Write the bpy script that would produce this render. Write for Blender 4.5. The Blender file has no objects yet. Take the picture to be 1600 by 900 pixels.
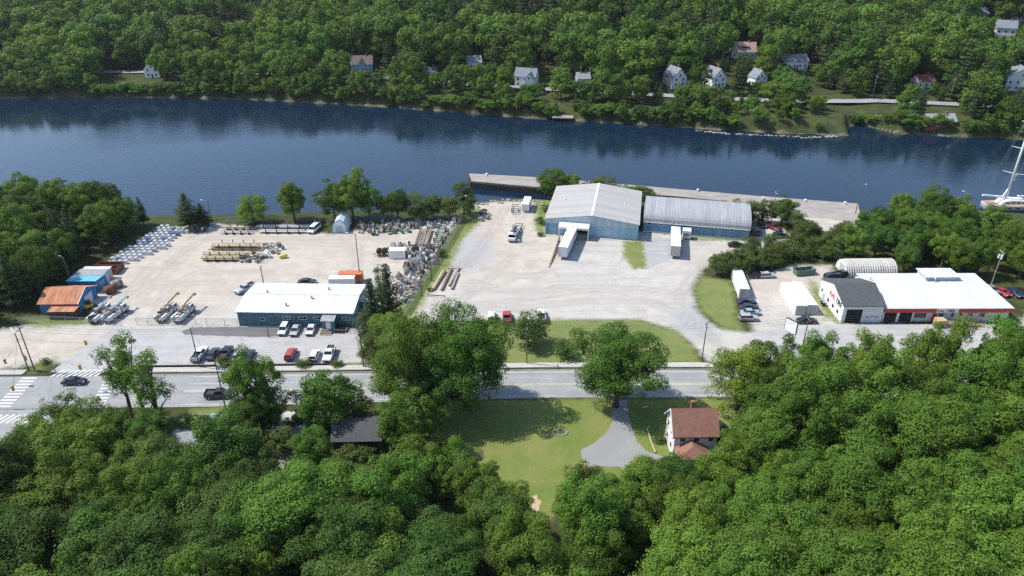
import bpy, bmesh, math, random
import numpy as np
from math import radians, sin, cos, tan, atan2, pi, sqrt, hypot
from mathutils import Vector, Matrix

# ---------------------------------------------------------------- camera, sky, sun, exposure
scene = bpy.context.scene
COL = scene.collection
F_PX, PITCH, CAM_H = 1142.0, radians(28.0), 90.0        # focal length in px of a 1600 px wide frame
cam_d = bpy.data.cameras.new('camera'); cam = bpy.data.objects.new('camera', cam_d); COL.objects.link(cam)
cam.location = (0, 0, CAM_H); cam.rotation_euler = (radians(90) - PITCH, 0, 0)
cam_d.sensor_width = 36.0; cam_d.lens = 36.0 * F_PX / 1600.0
cam_d.clip_start = 0.5; cam_d.clip_end = 6000
scene.camera = cam
SUN_EL, SUN_AZ = radians(53), radians(-79)               # azimuth from +Y towards +X
world = bpy.data.worlds.new('World'); scene.world = world; world.use_nodes = True
wn = world.node_tree.nodes; wl = world.node_tree.links
sky = wn.new('ShaderNodeTexSky'); sky.sky_type = 'NISHITA'; sky.sun_disc = False
sky.sun_elevation = SUN_EL; sky.sun_rotation = SUN_AZ
sky.air_density = 1.0; sky.dust_density = 0.6; sky.ozone_density = 1.5
wn['Background'].inputs[1].default_value = 0.15
wl.new(sky.outputs[0], wn['Background'].inputs[0])
sun_d = bpy.data.lights.new('sun', 'SUN'); sun_o = bpy.data.objects.new('sun', sun_d); COL.objects.link(sun_o)
sun_d.energy = 4.0; sun_d.angle = radians(0.53); sun_d.color = (1.0, 0.955, 0.88)
to_sun = Vector((sin(SUN_AZ) * cos(SUN_EL), cos(SUN_AZ) * cos(SUN_EL), sin(SUN_EL)))
sun_o.rotation_euler = to_sun.to_track_quat('Z', 'Y').to_euler()
scene.view_settings.view_transform = 'Standard'; scene.view_settings.look = 'None'
scene.view_settings.exposure = 0.48; scene.view_settings.gamma = 1.0
cy = scene.cycles
cy.max_bounces = 6; cy.diffuse_bounces = 2; cy.glossy_bounces = 2; cy.transmission_bounces = 2
cy.transparent_max_bounces = 4; cy.volume_bounces = 0; cy.caustics_reflective = False; cy.caustics_refractive = False
cy.use_denoising = False; cy.use_adaptive_sampling = True; cy.adaptive_threshold = .02; cy.use_light_tree = False
try: cy.denoiser = 'OPENIMAGEDENOISE'
except Exception: pass

RNG = random.Random(7); NR = np.random.default_rng(11)
WATER_Z = -3.0; HAZE = .00005

# ---------------------------------------------------------------- survey: photograph point -> place on level z
def G(px, py, z=0.0):
    xr = (px - 800) / F_PX; yr = -(py - 450) / F_PX
    Y = cos(PITCH) + sin(PITCH) * yr; Z = -sin(PITCH) + cos(PITCH) * yr
    t = (z - CAM_H) / Z
    return (xr * t, Y * t)
def P(px, py, z=0.0):
    x, y = G(px, py, z); return Vector((x, y, z))

# ---------------------------------------------------------------- materials
MATS = {}
class NT:
    def __init__(s, m): s.t = m.node_tree; s.n = s.t.nodes; s.l = s.t.links
    def new(s, k, **kw):
        nd = s.n.new('ShaderNode' + k)
        for a, b in kw.items(): setattr(nd, a, b)
        return nd
    def link(s, a, b): s.l.new(a, b)
    def noise(s, scale, detail=4, rough=.55, vec=None, dist=0.):
        nd = s.new('TexNoise'); nd.inputs['Scale'].default_value = scale; nd.inputs['Detail'].default_value = detail
        nd.inputs['Roughness'].default_value = rough; nd.inputs['Distortion'].default_value = dist
        if vec is not None: s.link(vec, nd.inputs['Vector'])
        return nd.outputs['Fac']
    def ramp(s, fac, a, b, ca=(0, 0, 0, 1), cb=(1, 1, 1, 1)):
        nd = s.new('ValToRGB'); e = nd.color_ramp.elements
        e[0].position = a; e[0].color = ca; e[1].position = b; e[1].color = cb
        s.link(fac, nd.inputs[0]); return nd.outputs[0]
    def mix(s, fac, a, b, mode='MIX'):
        nd = s.new('Mix', data_type='RGBA', blend_type=mode)
        for k, v in ((0, fac), (6, a), (7, b)):
            if isinstance(v, (int, float)): nd.inputs[k].default_value = v
            elif isinstance(v, tuple): nd.inputs[k].default_value = v
            else: s.link(v, nd.inputs[k])
        return nd.outputs[2]
    def math(s, op, a, b=0.0, clamp=False):
        nd = s.new('Math', operation=op, use_clamp=clamp)
        for k, v in ((0, a), (1, b)):
            if isinstance(v, (int, float)): nd.inputs[k].default_value = v
            else: s.link(v, nd.inputs[k])
        return nd.outputs[0]
def c4(c): return (c[0], c[1], c[2], 1.0)
def base_mat(name):
    m = bpy.data.materials.new(name); m.use_nodes = True; MATS[name] = m
    nt = NT(m); b = nt.n['Principled BSDF']
    return m, nt, b
def mat(name, col, rough=.6, var=.12, scale=1.5, metal=0., bump=0., bscale=20., dirt=None, dirt_amt=.5, dscale=.5, spec=.4, coat=0., streak=False):
    """plain painted / worn surface: colour + mottling + optional dirt patches + fine relief"""
    if name in MATS: return MATS[name]
    m, nt, b = base_mat(name)
    tc = nt.new('TexCoord').outputs['Object']
    n1 = nt.noise(scale, 5, .6, tc)
    f = nt.ramp(n1, .3, .7)
    lo = tuple(max(0, v * (1 - var)) for v in col); hi = tuple(min(1, v * (1 + var)) for v in col)
    c = nt.mix(f, c4(lo), c4(hi))
    if dirt:
        v = tc
        if streak:
            mp = nt.new('Mapping'); mp.inputs['Scale'].default_value = (1, .12, .12) if streak == 'x' else (1, 1, .12)
            nt.link(tc, mp.inputs[0]); v = mp.outputs[0]
        n2 = nt.noise(dscale, 6, .65, v)
        f2 = nt.math('MULTIPLY', nt.ramp(n2, .45, .7), dirt_amt)
        c = nt.mix(f2, c, c4(dirt))
    nt.link(c, b.inputs['Base Color'])
    b.inputs['Roughness'].default_value = rough; b.inputs['Metallic'].default_value = metal
    b.inputs['Specular IOR Level'].default_value = spec; b.inputs['Coat Weight'].default_value = coat
    if bump:
        bn = nt.new('Bump'); bn.inputs['Strength'].default_value = bump; bn.inputs['Distance'].default_value = .05
        nt.link(nt.noise(bscale, 3, .6, tc), bn.inputs['Height']); nt.link(bn.outputs[0], b.inputs['Normal'])
    return m
def leaf_mat(name, col, alt, hue=.03, val=.35, transl=.28):
    m, nt, b = base_mat(name)
    oi = nt.new('ObjectInfo').outputs['Random']; tc = nt.new('TexCoord').outputs['Object']
    n = nt.ramp(nt.noise(.45, 3, .6, tc), .35, .65)
    c = nt.mix(n, c4(col), c4(alt))
    fine = nt.noise(2.6, 2, .5, tc)
    hs = nt.new('HueSaturation')
    nt.link(nt.math('ADD', nt.math('MULTIPLY', oi, hue * 2), .5 - hue), hs.inputs['Hue'])
    wob = nt.new('Math', operation='FRACT'); nt.link(nt.math('MULTIPLY', oi, 17.31), wob.inputs[0])
    v = nt.math('ADD', nt.math('MULTIPLY', wob.outputs[0], val), 1 - val * .5)
    v = nt.math('MULTIPLY', v, nt.math('ADD', nt.math('MULTIPLY', fine, .6), .72))
    nt.link(v, hs.inputs['Value']); nt.link(c, hs.inputs['Color'])
    nt.link(hs.outputs[0], b.inputs['Base Color'])
    b.inputs['Roughness'].default_value = .6; b.inputs['Specular IOR Level'].default_value = .16
    tr = nt.new('BsdfTranslucent'); mx = nt.new('MixShader'); mx.inputs[0].default_value = transl
    tint = nt.mix(.5, hs.outputs[0], (.16, .22, .02, 1)); nt.link(tint, tr.inputs[0])
    nt.link(b.outputs[0], mx.inputs[1]); nt.link(tr.outputs[0], mx.inputs[2])
    nt.link(mx.outputs[0], nt.n['Material Output'].inputs[0])
    return m
def glass_mat():
    m, nt, b = base_mat('window_glass')
    b.inputs['Base Color'].default_value = (.015, .02, .025, 1); b.inputs['Roughness'].default_value = .06
    b.inputs['Specular IOR Level'].default_value = .6
    return m
glass_mat()

# ---------------------------------------------------------------- mesh helpers
class MB:
    def __init__(s): s.v = []; s.f = []
    def add(s, vs, fs):
        o = len(s.v); s.v += [tuple(p) for p in vs]; s.f += [tuple(i + o for i in f) for f in fs]; return s
    def box(s, c, d, rz=0., M=None):
        x, y, z = d[0] / 2, d[1] / 2, d[2] / 2
        vs = [Vector((a * x, b * y, e * z)) for e in (-1, 1) for b in (-1, 1) for a in (-1, 1)]
        R = M if M is not None else Matrix.Rotation(rz, 3, 'Z')
        vs = [R @ p + Vector(c) for p in vs]
        return s.add(vs, [(0, 2, 3, 1), (4, 5, 7, 6), (0, 1, 5, 4), (2, 6, 7, 3), (0, 4, 6, 2), (1, 3, 7, 5)])
    def bb(s, x0, x1, y0, y1, z0, z1):
        return s.box(((x0 + x1) / 2, (y0 + y1) / 2, (z0 + z1) / 2), (x1 - x0, y1 - y0, z1 - z0))
    def prism(s, pts, axis, a, b):
        """extrude a 2D polygon; axis 'x': pts are (y,z); 'y': (x,z); 'z': (x,y)"""
        def put(p, t): return (t, p[0], p[1]) if axis == 'x' else ((p[0], t, p[1]) if axis == 'y' else (p[0], p[1], t))
        n = len(pts); vs = [put(p, a) for p in pts] + [put(p, b) for p in pts]
        fs = [tuple(range(n - 1, -1, -1)), tuple(range(n, 2 * n))] + [(i, (i + 1) % n, (i + 1) % n + n, i + n) for i in range(n)]
        return s.add(vs, fs)
    def tube(s, path, r, n=6, cap=True):
        path = [Vector(p) for p in path]; rs = r if isinstance(r, (list, tuple)) else [r] * len(path)
        vs = []; fs = []
        for i, p in enumerate(path):
            d = (path[min(i + 1, len(path) - 1)] - path[max(i - 1, 0)])
            d = d.normalized() if d.length > 1e-9 else Vector((0, 0, 1))
            a = d.orthogonal().normalized() if abs(d.z) > .9 else d.cross(Vector((0, 0, 1))).normalized(); b = d.cross(a)
            for k in range(n):
                t = 2 * pi * k / n; vs.append(p + rs[i] * (cos(t) * a + sin(t) * b))
        for i in range(len(path) - 1):
            for k in range(n):
                fs.append((i * n + k, i * n + (k + 1) % n, (i + 1) * n + (k + 1) % n, (i + 1) * n + k))
        if cap: fs += [tuple(range(n - 1, -1, -1)), tuple(range((len(path) - 1) * n, len(path) * n))]
        return s.add(vs, fs)
    def cyl(s, a, b, r, n=10, r2=None): return s.tube([a, b], [r, r if r2 is None else r2], n)
    def mesh(s, name, m, smooth=False):
        me = bpy.data.meshes.new(name); me.from_pydata(s.v, [], s.f)
        bm = bmesh.new(); bm.from_mesh(me); bmesh.ops.recalc_face_normals(bm, faces=bm.faces[:]); bm.to_mesh(me); bm.free()
        if m: me.materials.append(MATS[m] if isinstance(m, str) else m)
        if smooth: me.polygons.foreach_set('use_smooth', [True] * len(me.polygons))
        return me
    def obj(s, name, m, parent=None, smooth=False, bevel=0.):
        o = bpy.data.objects.new(name, s.mesh(name, m, smooth)); COL.objects.link(o)
        if parent is not None: o.parent = parent
        if bevel:
            b = o.modifiers.new('bevel', 'BEVEL'); b.width = bevel; b.segments = 1
        return o
def inst(name, me, parent=None, loc=(0, 0, 0), rz=0., sc=1.):
    o = bpy.data.objects.new(name, me); COL.objects.link(o); o.location = loc; o.rotation_euler = (0, 0, rz)
    o.scale = (sc, sc, sc) if isinstance(sc, (int, float)) else sc
    if parent is not None: o.parent = parent
    return o
def tag(o, label, cat, group=None):
    o['label'] = label; o['category'] = cat
    if group: o['group'] = group
    return o
def thing(name, label, cat, loc=(0, 0, 0), rz=0., group=None, sc=1.):
    o = bpy.data.objects.new(name, None); COL.objects.link(o); o.location = loc; o.rotation_euler = (0, 0, rz)
    o.empty_display_size = .3; o.scale = (sc, sc, sc) if isinstance(sc, (int, float)) else sc
    return tag(o, label, cat, group)
def struct(o, kind='structure'): o['kind'] = kind; return o
def dup(root, label, loc, rz=0., sc=None, group=None):
    def cp(o, par):
        c = o.copy(); COL.objects.link(c); c.parent = par
        for ch in o.children: cp(ch, c)
        return c
    kids = list(root.children)
    r = root.copy(); COL.objects.link(r); r.location = loc; r.rotation_euler = (0, 0, rz); r['label'] = label
    if sc is not None: r.scale = (sc, sc, sc) if isinstance(sc, (int, float)) else sc
    if group: r['group'] = group
    for ch in kids: cp(ch, r)
    return r
def base(p0, p1):
    """front-left and front-right ground points -> origin, heading, length"""
    d = Vector(p1) - Vector(p0); return Vector((p0[0], p0[1], 0)), atan2(d.y, d.x), hypot(d.x, d.y)
# ---------------------------------------------------------------- terrain
FAR_SHORE = [(-900, 420), (-420, 398), (-270, 387), (-190, 389), (-134, 384), (-60, 368), (0, 350), (50, 338), (87, 329), (120, 322), (150, 318), (156, 333), (163, 336), (172, 322), (222, 312), (300, 300), (420, 290), (900, 250)]
NEAR_SHORE = [(-900, 232), (-300, 226), (-166, 225), (-95, 226), (-60, 229), (-30, 231), (-17, 233), (-8, 239), (6, 241), (13, 239), (30, 240), (60, 236), (78, 233), (83, 229), (111, 219), (114, 219), (122, 224), (150, 228), (200, 226), (260, 228), (900, 235)]
_fx, _fy = np.array(FAR_SHORE).T; _nx, _ny = np.array(NEAR_SHORE).T
def smooth(t): t = np.clip(t, 0, 1); return t * t * (3 - 2 * t)
def terrain(x, y):
    x = np.asarray(x, float); y = np.asarray(y, float)
    wob = 1.1 * np.sin(x * .31 + 1.3) * np.sin(x * .083) + .7 * np.sin(x * .71)
    fs = np.interp(x, _fx, _fy) + wob; ns = np.interp(x, _nx, _ny) + wob * .4
    d = (y - fs) * .96
    hill = np.where(d > 0, -3.4 + 4.6 * smooth(d / 9) + .05 * np.clip(d, 0, 48) + .19 * np.clip(d - 48, 0, 420) + .05 * np.clip(d - 468, 0, 2000), 0)
    bumps = (4.5 * np.sin(x * .021 + y * .013) + 3. * np.sin(x * .047 - y * .031 + 2)) * smooth((d - 70) / 120)
    e = ns - y
    near = -3.4 + 3.4 * smooth(e / 7)
    rise = 7 * smooth((100 - y) / 70) * smooth((abs(x + 2) - 5) / 14 + np.clip((88 - y) / 20, 0, 1))
    return np.where(d > 0, hill + bumps, np.where(e > 0, near + rise * (e > 30), -7 + 3.6 * np.maximum(smooth(1 + d / 14), smooth(1 + e / 14))))
def tz(x, y): return float(terrain(x, y))
def GT(px, py, lift=0.):
    """place on the terrain seen at a photograph point"""
    xr = (px - 800) / F_PX; yr = -(py - 450) / F_PX
    D = Vector((xr, cos(PITCH) + sin(PITCH) * yr, -sin(PITCH) + cos(PITCH) * yr))
    t = np.arange(60, 1500, .5); p = np.outer(t, D) + np.array((0, 0, CAM_H))
    h = np.maximum(terrain(p[:, 0], p[:, 1]), WATER_Z) + lift
    i = int(np.argmax(p[:, 2] <= h))
    return Vector((p[i, 0], p[i, 1], float(terrain(p[i, 0], p[i, 1]))))

def sd_poly(poly, X, Y):
    """signed distance (negative inside) to a polygon"""
    pts = np.array(poly, float); n = len(pts); dmin = np.full(X.shape, 1e9); ins = np.zeros(X.shape, bool)
    for i in range(n):
        a = pts[i]; b = pts[(i + 1) % n]; ab = b - a
        t = np.clip(((X - a[0]) * ab[0] + (Y - a[1]) * ab[1]) / (ab @ ab + 1e-9), 0, 1)
        dmin = np.minimum(dmin, np.hypot(X - a[0] - t * ab[0], Y - a[1] - t * ab[1]))
        c = ((a[1] > Y) != (b[1] > Y))
        with np.errstate(divide='ignore', invalid='ignore'):
            xi = (b[0] - a[0]) * (Y - a[1]) / (b[1] - a[1] + 1e-12) + a[0]
        ins ^= c & (X < xi)
    return np.where(ins, -dmin, dmin)
def dist_line(pts, X, Y):
    pts = np.array(pts, float); d = np.full(X.shape, 1e9)
    for a, b in zip(pts[:-1], pts[1:]):
        ab = b - a; t = np.clip(((X - a[0]) * ab[0] + (Y - a[1]) * ab[1]) / (ab @ ab + 1e-9), 0, 1)
        d = np.minimum(d, np.hypot(X - a[0] - t * ab[0], Y - a[1] - t * ab[1]))
    return d
def GP(*pts): return [G(*p) for p in pts]

# covers of the ground, outlined on the level yard
GRAVEL = [GP((150, 425), (180, 400), (262, 356), (330, 349), (480, 362), (520, 366), (610, 349), (712, 345), (722, 340), (742, 320), (775, 315), (845, 313), (860, 325), (852, 366), (1004, 362), (1172, 376), (1178, 330), (1345, 345), (1347, 352), (1250, 368), (1225, 385), (1140, 394), (1098, 420), (1082, 450), (1088, 485), (1120, 512), (1180, 520), (1160, 480), (1150, 432), (1190, 428), (1240, 415), (1300, 415), (1300, 470), (1310, 505), (1590, 510), (1640, 440), (1760, 440), (1800, 560), (1110, 568), (1088, 545), (1060, 520), (1000, 500), (900, 500), (700, 520), (640, 500), (600, 480), (570, 520), (568, 568), (290, 573), (150, 576), (80, 565), (-30, 582), (-140, 588), (-140, 525), (0, 515), (55, 507), (150, 500), (130, 450))]
GRASS = [GP((722, 322), (745, 320), (752, 345), (722, 375), (702, 420), (672, 452), (655, 482), (640, 505), (600, 520), (600, 470), (640, 470), (690, 380), (712, 348)),
         GP((712, 503), (800, 497), (900, 500), (1000, 500), (1055, 515), (1085, 543), (1093, 567), (816, 569), (700, 569)),
         GP((1095, 432), (1142, 440), (1153, 500), (1165, 519), (1130, 515), (1095, 485), (1084, 452)),
         GP((975, 376), (1006, 376), (1012, 418), (990, 420), (973, 400)),
         GP((835, 312), (866, 312), (858, 340), (851, 366), (836, 360)),
         GP((60, 568), (84, 560), (85, 566), (50, 582)), GP((40, 497), (150, 497), (150, 507), (60, 511)),
         GP((275, 571), (568, 568), (568, 572), (275, 574)),
         GP((1266, 436), (1300, 470), (1310, 505), (1290, 498), (1268, 462)), GP((545, 512), (580, 508), (590, 560), (568, 560), (555, 525)),
         GP((1150, 372), (1172, 372), (1172, 377), (1060, 375), (1060, 370)), GP((1178, 345), (1205, 345), (1250, 350), (1245, 360), (1215, 360)),
         GP((300, 640), (370, 630), (372, 650), (290, 665))]
LAWN = [GP((700, 625), (1112, 622), (1180, 632), (1180, 690), (1110, 700), (1040, 715), (985, 745), (905, 750), (885, 795), (840, 825), (790, 775), (700, 720), (640, 660))]
BEIGE = [(-20, 205, 60, 42), (-85, 185, 50, 30), (80, 178, 30, 20), (95, 226, 30, 14), (-108, 140, 14, 7)]
BLUE_GREY = [(-13, 192, 9, 16), (44, 152, 6, 10)]
TRACKS = [GP((700, 480), (800, 470), (900, 455), (1000, 450), (1060, 460), (1090, 500), (1130, 545)), GP((690, 490), (800, 482), (920, 470), (1010, 470), (1060, 490), (1110, 530)),
          GP((760, 420), (790, 430), (830, 432), (880, 420)), GP((740, 440), (790, 455), (850, 455), (900, 440)), GP((700, 430), (740, 400), (770, 360), (790, 325)),
          GP((1060, 470), (1075, 440), (1110, 410), (1160, 395), (1210, 375)), GP((220, 470), (240, 430), (290, 390), (330, 370)), GP((240, 500), (262, 450), (310, 425), (420, 425)),
          GP((300, 372), (450, 373), (600, 372)), GP((450, 378), (560, 385), (560, 420), (520, 432)), GP((180, 510), (195, 470), (230, 420)), GP((230, 440), (280, 445), (350, 440)),
          GP((640, 480), (720, 470), (760, 440), (800, 400)), GP((920, 402), (935, 425), (930, 440))]

def make_ground():
    xs = np.concatenate([np.arange(-1500, -620, 40.), np.arange(-620, -182, 8.), np.arange(-182, 184, 1.), np.arange(184, 620, 8.), np.arange(620, 1501, 40.)])
    ys = np.concatenate([np.arange(-80, 40, 8.), np.arange(40, 246, 1.), np.arange(246, 298, 4), np.arange(298, 400, 1.7), np.arange(400, 640, 6.), np.arange(640, 2400, 40.)])
    X, Y = np.meshgrid(xs, ys); Z = terrain(X, Y)
    nx, ny = len(xs), len(ys)
    def cover(polys, w): return np.clip(.5 - np.min([sd_poly(p, X, Y) for p in polys], 0) / w, 0, 1)
    grav = cover(GRAVEL, 5.); gr = cover(GRASS, 5.5); lw = cover(LAWN, 4.)
    far_d = (Y - np.interp(X, _fx, _fy))
    shore = np.clip(1 - np.abs(far_d - 1.2) / 1.8, 0, 1) + np.clip(1 - np.abs(np.interp(X, _nx, _ny) - Y - 2) / 3.5, 0, 1)
    bg = np.zeros_like(X); bb = np.zeros_like(X)
    for (a, b, c, d) in BEIGE: bg = np.maximum(bg, np.clip(1.35 - np.hypot((X - a) / c, (Y - b) / d), 0, 1))
    for (a, b, c, d) in BLUE_GREY: bb = np.maximum(bb, np.clip(1.35 - np.hypot((X - a) / c, (Y - b) / d), 0, 1))
    tr = np.zeros_like(X)
    for t in TRACKS:
        d = dist_line(t, X, Y); tr = np.maximum(tr, np.clip(1 - np.abs(np.abs(d - 1.) - .0) / 1.0, 0, 1) * .9)
    verts = np.stack([X, Y, Z], -1).reshape(-1, 3)
    idx = np.arange(nx * ny).reshape(ny, nx)
    quads = np.stack([idx[:-1, :-1], idx[:-1, 1:], idx[1:, 1:], idx[1:, :-1]], -1).reshape(-1, 4)
    fmean = lambda A: (A[:-1, :-1] + A[1:, 1:] + A[:-1, 1:] + A[1:, :-1]).reshape(-1) / 4
    kind = np.zeros(len(quads), int)
    kind[fmean(grav) > .5] = 1; kind[fmean(gr) > .5] = 2; kind[fmean(lw) > .5] = 3
    kind[fmean(Y) > 280] = 4
    attrs = dict(gravel=grav, grass=gr, lawn=lw, shore=shore, beige=bg, bluegrey=bb, track=tr)
    for k, nm in enumerate(('ground', 'gravel_yard', 'grass_verge', 'lawn', 'hillside')):
        q = quads[kind == k]; used, inv = np.unique(q, return_inverse=True)
        me = bpy.data.meshes.new(nm); v = verts[used]; fq = inv.reshape(-1, 4)
        me.vertices.add(len(v)); me.vertices.foreach_set('co', v.astype(np.float32).ravel())
        me.loops.add(fq.size); me.loops.foreach_set('vertex_index', fq.astype(np.int32).ravel())
        me.polygons.add(len(fq)); me.polygons.foreach_set('loop_start', np.arange(0, fq.size, 4, dtype=np.int32))
        me.update(calc_edges=True); me.validate()
        me.polygons.foreach_set('use_smooth', [True] * len(me.polygons))
        for an, A in attrs.items():
            at = me.attributes.new(an, 'FLOAT', 'POINT'); at.data.foreach_set('value', A.reshape(-1)[used].astype(np.float32))
        me.materials.append(MATS['ground'])
        o = bpy.data.objects.new(nm, me); COL.objects.link(o); struct(o)

def ground_mat():
    m, nt, b = base_mat('ground')
    pos = nt.new('NewGeometry').outputs['Position']
    def at(n): a = nt.new('Attribute', attribute_name=n); return a.outputs['Fac']
    big = nt.noise(.035, 5, .6, pos); mid = nt.noise(.25, 6, .65, pos); fine = nt.noise(2.2, 5, .7, pos); tiny = nt.noise(9., 3, .7, pos)
    def edge(a, amt=1.0, sharp=.2):
        s_ = nt.math('ADD', a, nt.math('MULTIPLY', nt.math('SUBTRACT', nt.noise(.55, 6, .7, pos), .5), amt))
        return nt.ramp(s_, .5 - sharp, .5 + sharp)
    # woodland floor and scrub
    col = nt.mix(nt.ramp(mid, .35, .65), (.035, .045, .016, 1), (.075, .085, .03, 1))
    # gravel: pale crushed stone
    gv = nt.mix(nt.ramp(mid, .3, .7), (.41, .385, .345, 1), (.535, .51, .465, 1))
    beige = nt.mix(nt.ramp(mid, .3, .7), (.43, .365, .29, 1), (.56, .49, .40, 1))
    gv = nt.mix(nt.math('MULTIPLY', nt.ramp(nt.math('ADD', at('beige'), nt.math('MULTIPLY', nt.math('SUBTRACT', big, .5), 1.1)), .2, .75), .62), gv, beige)
    grey = nt.mix(nt.ramp(fine, .3, .7), (.30, .31, .32, 1), (.42, .43, .44, 1))
    gv = nt.mix(nt.math('MULTIPLY', nt.ramp(nt.math('ADD', at('bluegrey'), nt.math('MULTIPLY', nt.math('SUBTRACT', mid, .5), 1.2)), .25, .8), .75), gv, grey)
    mp = nt.new('Mapping'); mp.inputs['Scale'].default_value = (.12, .9, 1); mp.inputs['Rotation'].default_value = (0, 0, .15); nt.link(pos, mp.inputs[0])
    st = nt.noise(.9, 5, .65, mp.outputs[0], 1.2)
    gv = nt.mix(nt.math('MULTIPLY', nt.ramp(st, .48, .68), .42), gv, (.32, .295, .26, 1))
    gv = nt.mix(nt.math('MULTIPLY', nt.math('MULTIPLY', at('track'), nt.ramp(mid, .3, .5)), .55), gv, (.29, .265, .235, 1))
    gv = nt.mix(nt.math('MULTIPLY', nt.ramp(nt.noise(.11, 7, .7, pos), .53, .66), .45), gv, (.30, .275, .24, 1))
    gv = nt.mix(nt.math('MULTIPLY', nt.ramp(tiny, .4, .75), .22), gv, (.25, .24, .22, 1))
    col = nt.mix(edge(at('gravel')), col, gv)
    gs = nt.mix(nt.ramp(mid, .3, .7), (.11, .17, .038, 1), (.20, .21, .075, 1))
    gs = nt.mix(nt.math('MULTIPLY', nt.ramp(fine, .45, .7), .5), gs, (.28, .25, .14, 1))
    col = nt.mix(edge(at('grass')), col, gs)
    lw = nt.mix(nt.ramp(nt.noise(.13, 5, .6, pos), .35, .65), (.135, .195, .045, 1), (.225, .23, .075, 1))
    lw = nt.mix(nt.math('MULTIPLY', nt.ramp(nt.noise(.3, 6, .7, pos), .55, .7), .6), lw, (.27, .215, .11, 1))
    lw = nt.mix(nt.math('MULTIPLY', nt.ramp(fine, .35, .7), .35), lw, (.08, .11, .025, 1))
    col = nt.mix(edge(at('lawn'), .7), col, lw)
    col = nt.mix(nt.math('MULTIPLY', edge(at('shore'), .9), .8), col, nt.mix(nt.ramp(tiny, .3, .7), (.10, .09, .07, 1), (.24, .21, .17, 1)))
    nt.link(col, b.inputs['Base Color']); b.inputs['Roughness'].default_value = .95; b.inputs['Specular IOR Level'].default_value = .12
    bn = nt.new('Bump'); bn.inputs['Strength'].default_value = .5; bn.inputs['Distance'].default_value = .12
    nt.link(nt.math('ADD', nt.noise(1.1, 5, .7, pos), nt.math('MULTIPLY', tiny, .25)), bn.inputs['Height']); nt.link(bn.outputs[0], b.inputs['Normal'])
ground_mat(); make_ground()

def water_mat():
    m, nt, b = base_mat('river_water')
    pos = nt.new('NewGeometry').outputs['Position']
    mp = nt.new('Mapping'); mp.inputs['Scale'].default_value = (.5, 1, 1); nt.link(pos, mp.inputs[0])
    big = nt.noise(.012, 4, .55, mp.outputs[0], 1.)
    b.inputs['Base Color'].default_value = (.006, .018, .040, 1); b.inputs['IOR'].default_value = 1.5
    nt.link(nt.math('ADD', nt.math('MULTIPLY', nt.ramp(big, .4, .62), .07), .035), b.inputs['Roughness'])
    bn = nt.new('Bump'); bn.inputs['Distance'].default_value = .16; nt.link(nt.math('ADD', nt.math('MULTIPLY', nt.ramp(big, .42, .6), .34), .14), bn.inputs['Strength'])
    h = nt.math('ADD', nt.noise(.55, 4, .6, mp.outputs[0]), nt.math('MULTIPLY', nt.noise(2.4, 3, .6, mp.outputs[0]), .22))
    nt.link(h, bn.inputs['Height']); nt.link(bn.outputs[0], b.inputs['Normal'])
water_mat()
w = MB(); w.add([(-1500, 190, WATER_Z), (1500, 190, WATER_Z), (1500, 470, WATER_Z), (-1500, 470, WATER_Z)], [(0, 1, 2, 3)])
struct(w.obj('river_water', 'river_water'))
# ---------------------------------------------------------------- trees
leaf_mat('leaves_green', (.078, .150, .020), (.118, .200, .026), .018, .6)
leaf_mat('leaves_mid', (.100, .188, .024), (.136, .224, .032), .016, .45, .32)
leaf_mat('leaves_deep', (.055, .112, .020), (.080, .145, .025), .016, .5)
leaf_mat('leaves_lime', (.15, .24, .022), (.19, .27, .03), .012, .25, .35)
leaf_mat('leaves_scrub', (.075, .115, .026), (.105, .145, .034), .02, .4)
leaf_mat('needles_pine', (.034, .062, .020), (.060, .085, .024), .02, .45, .12)
leaf_mat('needles_spruce', (.028, .050, .022), (.042, .066, .024), .015, .4, .1)
mat('bark', (.10, .078, .058), .9, .3, 3., bump=.5)
mat('bark_grey', (.20, .18, .16), .9, .25, 3., bump=.4)

def leaf_mesh(name, C, N, S, m, aspect=.62):
    """one small folded leaf face (2 triangles) per centre C, facing N, of size S"""
    n = len(C); N = N / (np.linalg.norm(N, axis=1, keepdims=True) + 1e-9)
    R = NR.normal(size=(n, 3)); T = np.cross(N, R); T /= (np.linalg.norm(T, axis=1, keepdims=True) + 1e-9); B = np.cross(N, T)
    s = S[:, None]; a = T * s * .5; b = B * s * .5 * aspect; fold = N * s * .10
    V = np.stack([C - a - fold, C - b, C + a - fold, C + b], 1).reshape(-1, 3)
    me = bpy.data.meshes.new(name)
    me.vertices.add(4 * n); me.vertices.foreach_set('co', V.astype(np.float32).ravel())
    idx = np.arange(4 * n, dtype=np.int32).reshape(-1, 4)
    tri = np.concatenate([idx[:, [0, 1, 3]], idx[:, [1, 2, 3]]], 1).reshape(-1)
    me.loops.add(tri.size); me.loops.foreach_set('vertex_index', tri)
    me.polygons.add(2 * n); me.polygons.foreach_set('loop_start', np.arange(0, tri.size, 3, dtype=np.int32))
    me.update(calc_edges=True); me.materials.append(MATS[m]); return me
def unit(n, zmin=-1., zmax=1.):
    z = NR.uniform(zmin, zmax, n); t = NR.uniform(0, 2 * pi, n); r = np.sqrt(1 - z * z)
    return np.stack([r * np.cos(t), r * np.sin(t), z], 1)
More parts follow.
